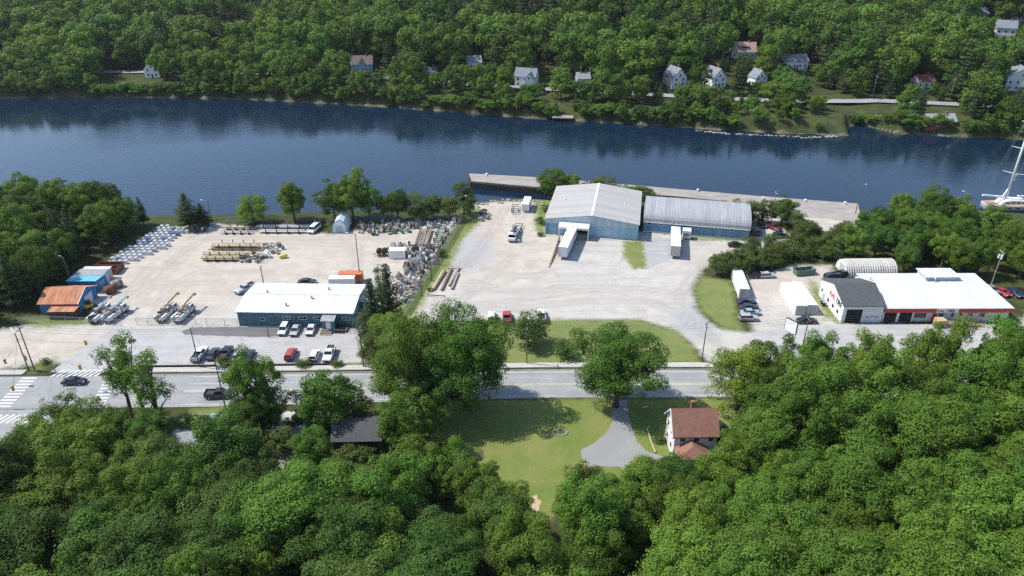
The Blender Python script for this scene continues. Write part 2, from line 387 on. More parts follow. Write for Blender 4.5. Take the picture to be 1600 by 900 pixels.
def puffs_to_leaves(C, R, per, leaf, up=.35, squash=.8):
    cs, ns, ss = [], [], []
    for c, r in zip(C, R):
        stretch = NR.uniform(.72, 1.3, 3); k = max(6, int(per * r * r)); d = unit(k, -.55, 1.); f = NR.uniform(.55, 1.0, k)[:, None] ** .6 * (1 + .22 * NR.normal(size=(k, 1)) * (NR.random((k, 1)) < .35))
        p = c + d * f * r * np.array([1, 1, squash]) * stretch
        cs.append(p); ns.append(d + NR.normal(size=(k, 3)) * .38 + np.array([0, 0, up])); ss.append(leaf * NR.uniform(.6, 1.35, k))
    return np.concatenate(cs), np.concatenate(ns), np.concatenate(ss)
def broad_crown(H, R, npuff, pr, per, leaf, m, seed, open_=0., base_f=.28, lop=.0):
    rs = np.random.default_rng(seed); hc = H * (1 - base_f) / 2; zc = H - hc
    ph = rs.uniform(0, 6.3, 6)
    z = rs.uniform(-.75, 1., npuff); t = rs.uniform(0, 2 * pi, npuff); r = np.sqrt(np.maximum(0, 1 - z * z * .95))
    lump = 1 + .11 * np.sin(2 * t + ph[0]) + .12 * np.sin(3 * t + ph[1] + 2 * z) + .10 * np.sin(5 * t + ph[2]) + .10 * np.sin(4 * z + ph[3])
    f = np.where(rs.random(npuff) < .72, rs.uniform(.78, 1.0, npuff), rs.uniform(.35, .75, npuff)) * lump
    wz = np.where(z < -.2, .85, 1.)
    C = np.stack([r * np.cos(t) * f * (R - pr * .6) * wz + lop * R * z, r * np.sin(t) * f * (R - pr * .6) * wz, zc + z * f * (hc - pr * .4)], 1)
    if open_:
        keep = rs.random(npuff) > open_; C = C[keep]
    PR = pr * (.55 + .95 * rs.random(len(C)) ** 1.3)
    return leaf_mesh('crown', *puffs_to_leaves(C, PR, per, leaf), m), C
def limbs(H, R, C, base_f, m, n=9, seed=0, thick=1.):
    rs = np.random.default_rng(seed); b = MB(); r0 = (.026 * H + .05) * thick; top = H * .72
    lean = rs.normal(size=2) * .03 * H
    pts = [Vector((lean[0] * t ** 1.5, lean[1] * t ** 1.5, top * t)) for t in (0, .06, .3, .6, 1)]
    b.tube(pts, [r0 * 1.35, r0, r0 * .82, r0 * .5, r0 * .16], 7)
    for i in rs.choice(len(C), min(n, len(C)), replace=False):
        e = Vector(C[i]); s = Vector((0, 0, rs.uniform(base_f * .8, .62) * H)); s.x = lean[0] * (s.z / top) ** 1.5; s.y = lean[1] * (s.z / top) ** 1.5
        if e.z < s.z: e.z = s.z + .3
        mid = s.lerp(e, .5) + Vector((0, 0, .08 * (e - s).length)); b.tube([s, mid, e], [r0 * .42, r0 * .28, r0 * .08], 5)
    return b.mesh('trunk', m, True)
def pine_crown(H, R, tiers, leaf, per, m, seed, base_f=.2, narrow=1.0, ragged=.35, pf=1.):
    rs = np.random.default_rng(seed); Cs, Rs = [], []
    for i in range(tiers):
        t = i / (tiers - 1); z = H * (base_f + (1 - base_f) * t ** .92); rad = R * ((1 - t) ** narrow * .96 + .05) * rs.uniform(1 - ragged, 1.08)
        nb = max(3, int(7 * (1 - t) + 3)); a0 = rs.uniform(0, 6.3)
        for k in range(nb):
            a = a0 + 2 * pi * k / nb + rs.normal() * .2; L = rad * rs.uniform(.6, 1.08)
            for u in np.linspace(.3, 1, max(2, int(L / .9))):
                Cs.append((cos(a) * L * u, sin(a) * L * u, z - .10 * L * u + .12 * L * u * u + rs.normal() * .12)); Rs.append(pf * (.42 + .30 * (1 - t) * R / 3) * rs.uniform(.75, 1.25))
    Cs = np.array(Cs); Rs = np.array(Rs)
    return leaf_mesh('crown', *puffs_to_leaves(Cs, Rs, per, leaf, .5, .42), m, .34), Cs
def straight_trunk(H, m, C=None, n=14, seed=3):
    rs = np.random.default_rng(seed); b = MB(); r0 = .016 * H + .05
    b.tube([(0, 0, 0), (0, 0, H * .05), (.01 * H, 0, H * .5), (0, 0, H * .97)], [r0 * 1.3, r0, r0 * .6, .03], 6)
    if C is not None:
        for i in rs.choice(len(C), n): e = C[i]; b.tube([(0, 0, e[2] + .1), tuple(e)], [r0 * .28, .02], 4)
    return b.mesh('trunk', m, True)

TREE = {}       # kind -> list of (crown mesh, trunk mesh, natural height, natural radius)
def variants(kind, n, fn): TREE[kind] = [fn(i) for i in range(n)]
def _b(H, R, npuff, pr, per, leaf, m, seed, open_=0., base_f=.28, lop=0., bark='bark', nl=9):
    cr, C = broad_crown(H, R, npuff, pr, per, leaf, m, seed, open_, base_f, lop); return (cr, limbs(H, R, C, base_f, bark, nl, seed), H, R)
BM = ['leaves_green', 'leaves_mid', 'leaves_green', 'leaves_deep', 'leaves_green', 'leaves_mid', 'leaves_green', 'leaves_deep', 'leaves_mid']
variants('broad', 9, lambda i: _b(14, 5.2 + .3 * (i % 3), 112 + 10 * (i % 4), 1.08 + .16 * (i % 2), 190, .265 + .02 * (i % 3), BM[i], 20 + i, .05 * (i % 3), .12, .07 * ((i % 3) - 1)))
variants('grand', 2, lambda i: _b(19, 8.3, 175, 1.6, 130, .31, 'leaves_green', 60 + i, .05, .12, 0, 'bark', 26))
variants('airy', 3, lambda i: _b(14, 3.3, 46, 1.05, 120, .27, 'leaves_green', 80 + i, .16, .34, .1, 'bark', 16))
variants('lime', 1, lambda i: _b(14, 5.4, 86, 1.3, 150, .29, 'leaves_lime', 90 + i, .05, .06))
variants('young', 3, lambda i: _b(8, 2.6, 34, .95, 170, .26, 'leaves_scrub', 95 + i, .05, .03, 0, 'bark_grey', 8))
variants('shrub', 3, lambda i: _b(3.2, 1.7, 20, .68, 150, .27, 'leaves_scrub', 105 + i, 0., .02, 0, 'bark_grey', 5))
def _p(H, R, tiers, leaf, per, m, seed, base_f, narrow, ragged, pf=1.):
    cr, C = pine_crown(H, R, tiers, leaf, per, m, seed, base_f, narrow, ragged, pf); return (cr, straight_trunk(H, 'bark', C, 20, seed), H, R)
variants('pine', 4, lambda i: _p(17, 4.2, 13, .50, 70, 'needles_pine', 120 + i, .2, .62, .45, 1.35))
variants('spruce', 2, lambda i: _p(14, 2.5, 20, .36, 110, 'needles_spruce', 130 + i, .05, .95, .3))
# the far bank: larger faces are enough at 400 m
variants('far_broad', 5, lambda i: _b(16, 6.0 + .4 * (i % 3), 50, 1.8, 22, .85, ['leaves_green', 'leaves_mid', 'leaves_deep', 'leaves_green', 'leaves_mid'][i], 140 + i, .04, .04, .05 * (i % 3 - 1), 'bark', 5))
variants('far_pine', 3, lambda i: _p(19, 4.4, 11, 1.0, 15, 'needles_pine', 150 + i, .15, .7, .4, 1.7))
KIND_NAME = dict(broad='broadleaf_tree', grand='broadleaf_tree', airy='slender_tree', lime='lime_green_tree', young='young_tree', shrub='shrub', pine='pine_tree', spruce='spruce_tree', far_broad='broadleaf_tree', far_pine='pine_tree')
def tree(kind, x, y, h, label, group=None, r=None, var=None, rz=None, z=None, name=None):
    cr, tk, H, R = TREE[kind][RNG.randrange(len(TREE[kind])) if var is None else var]
    s = h / H; sx = s if r is None else r / R
    o = thing(name or KIND_NAME[kind], label, 'shrub' if kind == 'shrub' else 'tree', (x, y, (tz(x, y) if z is None else z) - .05), RNG.uniform(0, 6.28) if rz is None else rz, group, (sx, sx, s))
    inst('trunk', tk, o); inst('crown', cr, o); return o
def inpoly(poly, x, y): return float(sd_poly(poly, np.array([x]), np.array([y]))[0]) < 0
def scatter(poly, sp, jit=.45, seed=1, keep=None):
    rs = random.Random(seed); xs = [p[0] for p in poly]; ys = [p[1] for p in poly]; out = []; row = 0
    y = min(ys)
    while y < max(ys):
        x = min(xs) + (sp / 2 if row % 2 else 0)
        while x < max(xs):
            a = x + rs.uniform(-jit, jit) * sp; b = y + rs.uniform(-jit, jit) * sp * .87
            if inpoly(poly, a, b) and (keep is None or keep(a, b)): out.append((a, b))
            x += sp
        y += sp * .87; row += 1
    return out

# --- woods in front of the camera
LEFT_WOOD = GP((-260, 745), (60, 748), (240, 745), (420, 760), (560, 780), (680, 790), (765, 835), (800, 890), (830, 960)) + [(2, 56), (-62, 56), (-118, 84)]
RIGHT_WOOD = GP((1185, 634), (1780, 634)) + [(120, 80), (85, 58), (6, 56)] + GP((850, 960), (855, 890), (915, 830), (1000, 812), (1070, 785), (1140, 765), (1190, 720), (1175, 660))
TONE = {'leaves_green': 'mid green', 'leaves_mid': 'bright green', 'leaves_deep': 'deep green'}
def tone(v): return TONE[TREE['broad'][v][0].materials[0].name]
_shed, _home, _truck = P(524, 706), P(1050, 716), P(336, 661)
NEAR_SIGHT = [(_shed.x, _shed.x + 8.6, _shed.y, 3.3), (_home.x - .5, _home.x + 7.4, _home.y - 3.2, .8), (_truck.x - 2.6, _truck.x + 2.6, _truck.y, .9)]
def near_room(x, y, r):
    a = 99.
    for x0, x1, hy, hz in NEAR_SIGHT:
        if y < hy - .5 and x0 * y / hy - r * .7 < x < x1 * y / hy + r * .7: a = min(a, CAM_H + (hz - CAM_H) * y / hy - tz(x, y))
    return a
def wood_tree(x, y, h, r, v, side):
    c_ = near_room(x, y, r)
    if c_ < 5: return
    if h > c_: r *= max(.6, c_ / h); h = c_
    px = 800 + F_PX * x / (y * cos(PITCH) + 80 * sin(PITCH))
    if side == 'L': w = 'along the road edge of the front left wood' if y > 97 else 'at the lawn edge of the front left wood' if x > -18 else 'at the bottom of the front left wood' if y < 78 else 'in the middle of the front left wood'
    else: w = 'along the road edge of the front right wood' if y > 106 else 'beside the white house in the front right wood' if x < 46 and y > 80 else 'at the bottom of the front right wood' if y < 78 else 'in the middle of the front right wood'
    if side == 'R' and y < 78 and x < 30: w = 'at the bottom of the front wood, below the lawn'
    tree('broad', x, y, h, f'{tone(v)} leafy tree {w}', f'{tone(v)} trees {w}', r=r, name='woodland_tree', var=v)
for i, (x, y) in enumerate(scatter(LEFT_WOOD, 8.6, .38, 5)):
    wood_tree(x, y, RNG.uniform(9.5, 16), RNG.uniform(4.8, 7.4), RNG.choice([0, 2, 3, 4, 6, 7, 3, 7, 1]), 'L')
for i, (x, y) in enumerate(scatter(RIGHT_WOOD, 8.8, .38, 6)):
    small = x < 46 and y > 80
    wood_tree(x, y, RNG.uniform(8.5, 10.5) if small else RNG.uniform(16.5, 20.) if y > 106 else RNG.uniform(12.5, 18.) if y > 92 else RNG.uniform(10.5, 16.5), RNG.uniform(3.6, 5.) if small else RNG.uniform(4.8, 7.6), RNG.choice([0, 1, 2, 4, 5, 6, 8, 8, 1, 3]), 'R')
# single trees that can be told apart:  kind, px, py of the foot, height, radius, label
SINGLE = [
 ('grand', 733, 633, 20.5, 9.2, 'huge spreading tree with forked trunk casting shade on the lawn'),
 ('grand', 645, 640, 19.5, 8.6, 'big round tree just left of the huge forked shade tree'),
 ('broad', 690, 655, 16, 6.2, 'tree in front of the huge shade tree at the edge of the lawn'),
 ('broad', 640, 712, 14.5, 6.0, 'bushy tree right of the dark-roofed shed'),
 ('young', 685, 735, 8, 3.4, 'pale bushy tree at the shaded lower left corner of the lawn'),
 ('broad', 492, 738, 9, 4.2, 'tree standing below the gravel drive by the dark shed'),
 ('grand', 962, 634, 17.5, 9.6, 'broad round tree between the road and the grey driveway'),
 ('young', 824, 540, 8.5, 4.6, 'thin young tree on the verge below the parked red truck'),
 ('broad', 905, 822, 9, 4.2, 'round tree at the lower end of the lawn'),
 ('broad', 952, 826, 10, 4.6, 'tree below the paved end of the driveway'),
 ('broad', 1000, 806, 10, 4.6, 'tree in front of the brown hexagonal roof'),
 ('broad', 1042, 792, 9.5, 4.8, 'tree in front of the white house porch'),
 ('broad', 1192, 676, 14, 5.8, 'tree at the edge of the right wood nearest the lime green tree'),
 ('broad', 1222, 700, 14, 6.0, 'second tree of the right wood edge, behind the pale bush'),
 ('broad', 1182, 730, 12, 5.6, 'tree of the right wood edge level with the brown roof'),
 ('broad', 1150, 758, 10.5, 5.0, 'tree of the right wood edge just below the pale bush'),
 ('broad', 1112, 782, 9.5, 4.8, 'tree of the right wood below the corner of the white house'),
 ('broad', 655, 772, 10.5, 5.0, 'dark tree at the shaded lower left side of the lawn'),
 ('broad', 703, 778, 10.5, 5.0, 'round tree at the lower left corner of the lawn'),
 ('broad', 748, 806, 11.5, 4.6, 'tree left of the bare soil patch on the lawn'),
 ('broad', 790, 850, 12.5, 4.6, 'tree just below the bare soil patch on the lawn'),
 ('broad', 60, 716, 8, 4.2, 'low leafy tree below the left crosswalk'),
 ('broad', 132, 713, 8.5, 4.4, 'low leafy tree below the small dark roadside trees'),
 ('broad', 190, 706, 8.5, 4.6, 'low leafy tree at the foot of the tall bare-stemmed trees'),
 ('broad', 248, 712, 9, 4.6, 'low leafy tree right of the foot of the bare-stemmed trees'),
 ('young', 442, 706, 5.5, 3.2, 'low scrubby tree on the left side of the gravel drive'),
 ('young', 478, 722, 5.5, 3.2, 'low scrubby tree between the gravel drive and the dark shed'),
 ('shrub', 883, 556, 4.2, 2.9, 'dark round bush on the roadside grass verge'),
 ('lime', 1152, 640, 14.5, 6.6, 'bright lime green tree at the road edge above the house'),
 ('broad', 1195, 622, 14, 5.0, 'dark tree right behind the lime green tree'),
 ('airy', 208, 656, 18, 3.3, 'tall bare-stemmed tree, left of three beside the crosswalk'),
 ('airy', 230, 660, 19.5, 3.6, 'tall bare-stemmed tree, middle of three beside the crosswalk'),
 ('airy', 258, 680, 18, 3.8, 'tall dark tree, right of three beside the crosswalk'),
 ('airy', 110, 690, 11, 3.4, 'small dark tree in front of the black car on the road'),
 ('airy', 150, 692, 10.5, 3.8, 'small thin tree right of the black car on the road'),
 ('broad', 414, 684, 11, 4.6, 'leafy tree filling in below the feathery roadside tree'),
 ('broad', 410, 668, 17, 5.2, 'feathery tree across the road from the red parked car'),
 ('broad', 380, 694, 7, 3.2, 'low bushy tree at the foot of the feathery roadside tree'),
 ('broad', 512, 668, 12, 6.4, 'dense dark round tree above the dark-roofed shed'),
 ('young', 555, 664, 8, 3.6, 'bushy tree left of the big round roadside tree'),
 ('spruce', 586, 530, 15.5, 4.0, 'narrow spruce at the right end of the blue office'),
 ('spruce', 612, 530, 19, 4.4, 'tall spruce behind the narrow spruce beside the office'),
 ('airy', 602, 512, 16, 2.0, 'thin half-bare tree between the two spruces'),
 ('young', 578, 522, 6, 3.0, 'light green bush at the corner of the blue office'),
 ('broad', 612, 553, 10.5, 4.2, 'dark tree below the office spruces'),
 ('young', 590, 580, 9.5, 3.6, 'green tree at the right end of the parking lot by the road'),
 ('broad', 640, 556, 9, 4.0, 'tree between the spruces and the big roadside tree'),
 ('pine', 297, 357, 11.5, 4.4, 'lone pale pine on the riverbank behind the transformer rows'),
 ('pine', 318, 354, 7.5, 3.2, 'smaller dark pine right of the lone pale pine'),
 ('lime', 397, 350, 9.5, 5.4, 'pale yellow-green tree alone on the riverbank'),
 ('broad', 461, 346, 13, 5.0, 'round dark tree on the riverbank left of two lamp poles'),
 ('broad', 524, 345, 13, 5.2, 'dark tree on the riverbank behind the white arched hut'),
 ('broad', 552, 343, 15.5, 6.2, 'tallest dark green tree on the riverbank behind the arched hut'),
 ('broad', 577, 344, 12.5, 5.0, 'tree right of the tallest riverbank tree'),
 ('young', 600, 343, 9, 3.2, 'slender young tree on the riverbank behind the scrap rows'),
 ('broad', 622, 345, 10.5, 4.0, 'bright round tree on the riverbank behind the scrap rows'),
 ('young', 652, 344, 9, 4.2, 'willowy tree second from the bright round riverbank tree'),
 ('young', 676, 343, 9, 4.2, 'willowy tree third from the bright round riverbank tree'),
 ('young', 702, 341, 9, 4.4, 'willowy tree near the gravel lot on the riverbank'),
 ('young', 725, 334, 12, 3.4, 'tallest willowy tree by the corner of the gravel lot'),
 ('young', 734, 336, 8, 2.8, 'small willowy tree at the edge of the gravel spit'),
 ('young', 190, 345, 6, 3, 'small tree behind the left wood on the riverbank'),
 ('broad', 866, 299, 11, 6.8, 'broad low tree growing on the old wharf by the warehouse'),
 ('broad', 892, 298, 9.5, 5.0, 'low tree on the old wharf right of the broad low tree'),
 ('young', 938, 293, 9, 6.0, 'airy tree on the wharf behind the warehouse ridge'),
 ('young', 985, 302, 7.6, 5.4, 'airy tree on the wharf right of the warehouse roof'),
 ('young', 1008, 310, 5.6, 4.2, 'small tree on the wharf behind the arched-roof building'),
 ('young', 1172, 350, 7.5, 3.6, 'bushy tree at the right end of the arched-roof building'),
 ('young', 1190, 348, 7.5, 3.6, 'bushy tree second from the arched-roof building'),
 ('broad', 1220, 352, 9.2, 4.4, 'rounded tree above the maroon truck'),
 ('young', 1243, 362, 8, 3.6, 'rounded tree beside the concrete wharf slab'),
]
for k, px, py, h, r, lab in SINGLE:
    x, y = G(px, py); tree(k, x, y, h, lab, None, r)
# --- wood on the left behind the sheds, wood on the right behind the tyre shop
LEFT_BACK = GP((-140, 560), (-120, 350), (60, 350), (180, 347), (272, 352), (235, 376), (190, 400), (150, 425), (110, 452), (52, 470), (0, 500))
FIELD_EDGE = GP((150, 425), (164, 414), (222, 376), (254, 355))
for x, y in scatter(LEFT_BACK, 6.6, .35, 8):
    gap_ = float(dist_line(FIELD_EDGE, np.array([x]), np.array([y]))[0])
    if gap_ < 4.: continue
    k = 'pine' if RNG.random() < .42 else 'broad'; v = RNG.randrange(4 if k == 'pine' else 9); w = 'on the riverbank behind the left wood' if y > 205 else 'beside the transformer rows in the left wood' if y > 178 else 'behind the blue shed in the left wood'; nm = ('dark pine ' if k == 'pine' else tone(v) + ' leafy tree ') + w
    tree(k, x, y, min(RNG.uniform(11, 17), gap_ * 1.15 + 1.5), nm, nm, var=v)
RIGHT_BACK = GP((1362, 352), (1400, 344), (1450, 346), (1500, 352), (1540, 372), (1620, 388), (1800, 392), (1850, 428), (1620, 446), (1545, 436), (1410, 431), (1404, 412), (1320, 408), (1300, 400), (1345, 372))
for x, y in scatter(RIGHT_BACK, 6.6, .35, 9):
    v = RNG.randrange(9); w = 'behind the ribbed hut' if x < 92 and y < 186 else 'behind the flat white roof of the tyre shop' if y < 186 else 'near the river, behind the tyre shop wood'
    tree('broad', x, y, RNG.uniform(8, 12.5), f'{tone(v)} leafy tree {w}', f'{tone(v)} trees {w}', var=v)
SCRUB = GP((1092, 438), (1105, 418), (1180, 398), (1225, 392), (1250, 372), (1330, 366), (1370, 372), (1320, 405), (1290, 412), (1235, 408), (1200, 424), (1150, 432))
for x, y in scatter(SCRUB, 3.9, .4, 10):
    tree('young', x, y, RNG.uniform(4.2, 7.2), 'young tree in the green thicket between the gravel drive and the dumpster', 'young trees of the thicket', r=RNG.uniform(2.1, 2.9))

# --- the far bank
def far_ok(x, y):
    d = (y - np.interp(x, _fx, _fy))
    if d < 3: return False
    px = 800 + F_PX * x / (y * cos(PITCH) + 90 * sin(PITCH))
    if 31 < d < 42: return False                    # the road along the bank
    for (hx, hy, rr) in CLEAR:
        if hypot(x - hx, y - hy) < rr: return False
        # the line of sight in front of each house stays open, as the gardens in the photograph
        if y < hy and abs(x - hx * y / hy) < rr * .5 and hy - y < rr * 1.7: return False
    return True
FAR_HOUSES = [  # px, py of the foot, width, depth, wall h, roof h, turn, wall, roof, gable_front, label
 (239, 122, 8, 9, 5.0, 4.2, .05, 'wall_white', 'roof_charcoal', True, 'white gabled house by the far road, at the top left'),
 (566, 114, 12, 9, 4.6, 4.0, .12, 'wall_skyblue', 'roof_brown', False, 'sky blue house with a central gable across the river'),
 (672, 122, 8, 7, 3.0, 2.4, .1, 'wall_grey', 'roof_charcoal', False, 'low grey-roofed garage across the river'),
 (742, 108, 8, 8, 3.6, 3.0, .2, 'wall_white', 'roof_grey', False, 'small pale roof almost hidden by trees across the river'),
 (820, 137, 11, 8, 5.6, 3.6, -.25, 'wall_white', 'roof_slate', False, 'white farmhouse with slate roof and front wing across the river'),
 (912, 134, 7, 7, 3.6, 2.6, .1, 'wall_grey', 'roof_grey', False, 'small grey house right of the far driveway'),
 (1061, 137, 8, 10, 5.2, 4.4, .35, 'wall_white', 'roof_slate', True, 'white gabled house, left of the two alike across the river'),
 (1123, 138, 8, 10, 5.2, 4.4, .35, 'wall_white', 'roof_slate', True, 'white gabled house, right of the two alike across the river'),
 (1161, 92, 13, 9, 3.6, 4.4, -.1, 'wall_grey', 'roof_rose', False, 'house with rosy brown roof and dormer high across the river'),
 (1188, 136, 7, 7, 4.6, 3.6, .3, 'wall_white', 'roof_slate', True, 'white gable half hidden by pines across the river'),
 (1245, 108, 12, 9, 4.0, 3.0, .1, 'wall_white', 'roof_slate', False, 'white bungalow with grey roof and carport across the river'),
 (1568, 62, 10, 9, 6.2, 3.6, -.4, 'wall_white', 'roof_slate', False, 'white two-storey house high in the trees at the far right'),
 (1592, 143, 13, 12, 7.0, 4.2, -.3, 'wall_white', 'roof_slate', True, 'large white gabled house cut by the right edge'),
 (1446, 138, 9, 7, 3.4, 2.6, .1, 'wall_white', 'roof_maroon', False, 'white house with maroon roof peeping out of the far wood'),
 (1470, 201, 13, 7, 3.0, 2.6, .04, 'wall_red', 'roof_grey', False, 'red waterside cottage with white windows and grey roof'),
 (1532, 34, 9, 8, 4.4, 3.0, .2, 'wall_grey', 'roof_slate', False, 'grey roof far up the hill at the top right'),
 (1596, 40, 9, 8, 5, 3.0, .2, 'wall_white', 'roof_slate', False, 'pale house at the top right corner'),
]
for n_, c_ in (('wall_white', (.78, .78, .77)), ('wall_skyblue', (.20, .38, .62)), ('wall_grey', (.42, .44, .46)), ('wall_red', (.36, .07, .045)), ('trim_white', (.8, .8, .79))): mat(n_, c_, .7, .05, 2.)
for n_, c_ in (('roof_charcoal', (.10, .10, .11)), ('roof_grey', (.30, .31, .32)), ('roof_brown', (.16, .12, .10)), ('roof_slate', (.20, .22, .25)), ('roof_rose', (.34, .22, .18)), ('roof_maroon', (.20, .07, .06))): mat(n_, c_, .9, .2, 1.2, bump=.3, bscale=6)
mat('brick', (.30, .13, .09), .9, .2, 4.); mat('wood_grey', (.30, .27, .23), .9, .25, 4.); mat('deck_board', (.32, .25, .17), .9, .25, 4.)
mat('door_dark', (.06, .07, .08), .6, .1)

def gable_roof(parent, x0, x1, y0, y1, ze, zr, m, along='x', over=.4, th=.18, name='roof', clip=None):
    """two roof slopes as one part; ridge along x or y"""
    b = MB(); 
    if along == 'x':
        ym = (y0 + y1) / 2; k = (zr - ze) / (ym - y0); pr = [(y0 - over, ze - k * over), (ym, zr), (y1 + over, ze - k * over), (y1 + over, ze - k * over + th), (ym, zr + th), (y0 - over, ze - k * over + th)]
        b.prism(pr, 'x', x0 - over, x1 + over)
    else:
        xm = (x0 + x1) / 2; k = (zr - ze) / (xm - x0); pr = [(x0 - over, ze - k * over), (xm, zr), (x1 + over, ze - k * over), (x1 + over, ze - k * over + th), (xm, zr + th), (x0 - over, ze - k * over + th)]
        b.prism(pr, 'y', y0 - over, y1 + over)
    return b.obj(name, m, parent)
def gable_wall(parent, x0, x1, y0, y1, ze, zr, m, along='x', z0=-.6, name='wall'):
    b = MB()
    if along == 'x': b.prism([(y0, z0), (y1, z0), (y1, ze), ((y0 + y1) / 2, zr), (y0, ze)], 'x', x0, x1)
    else: b.prism([(x0, z0), (x1, z0), (x1, ze), ((x0 + x1) / 2, zr), (x0, ze)], 'y', y0, y1)
    return b.obj(name, m, parent)
def window(parent, x, z, w, h, y=0., face='-y', frame='trim_white', bars=0, fw=.09, name='window'):
    """window with its own frame and pane, on the wall plane y (or x for side walls)"""
    def put(b, u0, u1, z0, z1, d0, d1):
        if face == '-y': b.bb(u0, u1, y - d1, y - d0, z0, z1)
        elif face == '-x': b.bb(y - d1, y - d0, u0, u1, z0, z1)
        elif face == '+x': b.bb(y + d0, y + d1, u0, u1, z0, z1)
    b = MB(); a = w / 2; put(b, x - a, x + a, z - h / 2, z - h / 2 + fw, -.05, .06); put(b, x - a, x + a, z + h / 2 - fw, z + h / 2, -.05, .06)
    put(b, x - a, x - a + fw, z - h / 2 + fw, z + h / 2 - fw, -.05, .06); put(b, x + a - fw, x + a, z - h / 2 + fw, z + h / 2 - fw, -.05, .06)
    for k in range(bars):
        u = x - a + w * (k + 1) / (bars + 1); put(b, u - .03, u + .03, z - h / 2 + fw, z + h / 2 - fw, -.05, .05)
    o = b.obj(name, frame, parent); p = MB(); put(p, x - a + fw, x + a - fw, z - h / 2 + fw, z + h / 2 - fw, -.04, .02); p.obj('pane', 'window_glass', o); return o
def door(parent, x, w, h, y=0., m='door_dark', face='-y', z0=0., name='door', handle=True):
    b = MB()
    if face == '-y': b.bb(x - w / 2, x + w / 2, y - .07, y + .05, z0, z0 + h)
    elif face == '+x': b.bb(y - .05, y + .07, x - w / 2, x + w / 2, z0, z0 + h)
    else: b.bb(y - .07, y + .05, x - w / 2, x + w / 2, z0, z0 + h)
    o = b.obj(name, m, parent)
    if handle:
        k = MB()
        if face == '-y': k.bb(x + w * .32, x + w * .42, y - .13, y - .07, z0 + 1., z0 + 1.1)
        elif face == '+x': k.bb(y + .07, y + .13, x + w * .32, x + w * .42, z0 + 1., z0 + 1.1)
        else: k.bb(y - .13, y - .07, x + w * .32, x + w * .42, z0 + 1., z0 + 1.1)
        k.obj('handle', 'steel', o)
    return o
mat('steel', (.45, .46, .47), .4, .1, metal=.7)
CLEAR = []
def far_house(px, py, w, d, hw, hr, turn, wall, roof, gf, label):
    p = GT(px, py); o = thing('house', label, 'house', (p.x, p.y, p.z), turn)
    along = 'y' if gf else 'x'; x0, x1, y0, y1 = -w / 2, w / 2, 0., d
    gable_wall(o, x0, x1, y0, y1, hw, hw + hr, wall, along, -2.5); r = gable_roof(o, x0, x1, y0, y1, hw, hw + hr, roof, along, .35)
    c = MB(); cx = w * .22 if not gf else w * .2; c.bb(cx - .35, cx + .35, d * .5 - .35, d * .5 + .35, hw + hr * .5, hw + hr + 1.1); c.obj('chimney', 'brick', r)
    n = max(2, int(w / 3)); rows = [1.7] + ([4.2] if hw > 4.4 else [])
    for zr in rows:
        for k in range(n): window(o, x0 + w * (k + .5) / n, zr, 1.1, 1.4, 0.)
    if gf: window(o, 0, hw + .9, 1.1, 1.3, 0.)
    door(o, x0 + w * .5, .01 + .95, 2.1, -.02)
    for k in (.3, .7): window(o, d * k, 1.8, 1.1, 1.4, x0, '-x')
    return o, p
_fh = []
for h_ in FAR_HOUSES:
    o, p = far_house(*h_); _fh.append(o); CLEAR.append((p.x, p.y + h_[3] * .4, max(h_[2], h_[3]) * .5 + 4.))
# individual touches: the blue house's gable, the farmhouse wing, the dormer, the carport
def add_front_gable(o, x, w, proj, hw, hr, wall, roof):
    gable_wall(o, x - w / 2, x + w / 2, -proj, 3., hw, hw + hr, wall, 'y', -2.5, 'front_wing'); gable_roof(o, x - w / 2, x + w / 2, -proj, 3., hw, hw + hr, roof, 'y', .3, name='wing_roof'); window(o, x, hw + .3, .9, 1.2, -proj)
add_front_gable(_fh[1], 0, 3.4, .5, 5.0, 2.6, 'wall_skyblue', 'roof_brown'); add_front_gable(_fh[4], 3., 4.4, 3.5, 5.2, 2.6, 'wall_white', 'roof_slate')
b = MB(); b.bb(-2.6, 2.6, 1., 4.5, 4.2, 6.6); b.obj('dormer', 'roof_rose', _fh[8]); window(_fh[8], 0, 5.6, 3.6, 1.1, 1.); b = MB(); b.bb(-9.6, -6., 1, 7, 2.5, 2.7); b.obj('carport_roof', 'roof_grey', _fh[10])
for k in (-9.4, -6.3): b = MB(); b.bb(k, k + .15, 1.1, 1.25, -2, 2.5); b.obj('post', 'trim_white', _fh[10])
# what the photograph shows of the far bank stays in sight: no tree in front of it rises above these sightlines
SIGHT = []
for h_, o_ in zip(FAR_HOUSES, _fh): SIGHT.append((o_.location.x, o_.location.y, o_.location.z + (.8 if h_[0] == 1470 else 2.2 if h_[0] not in (672, 742, 912, 1188, 1446, 1532) else 3.2), h_[2] * .5 + 1.))
for px_, py_ in ((165, 131), (185, 130), (205, 130), (225, 130), (250, 129), (1310, 178), (1330, 178), (1350, 179), (1370, 180), (690, 150), (860, 158), (960, 162), (1010, 165)):
    q_ = GT(px_, py_); SIGHT.append((q_.x, q_.y, q_.z + .4, 4.5))
def head_room(x, y, r):
    a = 99.
    for hx, hy, hz, hw in SIGHT:
        if y < hy - 1 and abs(x - hx * y / hy) < hw + r: a = min(a, CAM_H + (hz - CAM_H) * y / hy - tz(x, y))
    return a
# open gardens beside the houses
for px, py, rr in ((545, 116, 10), (600, 118, 10), (590, 128, 9), (850, 108, 9), (840, 128, 7), (868, 128, 8), (868, 140, 8), (1140, 78, 9), (1250, 128, 10), (1258, 138, 8), (1145, 130, 7), (210, 128, 12), (180, 128, 12), (1420, 170, 5)):
    p = GT(px, py); CLEAR.append((p.x, p.y, rr))

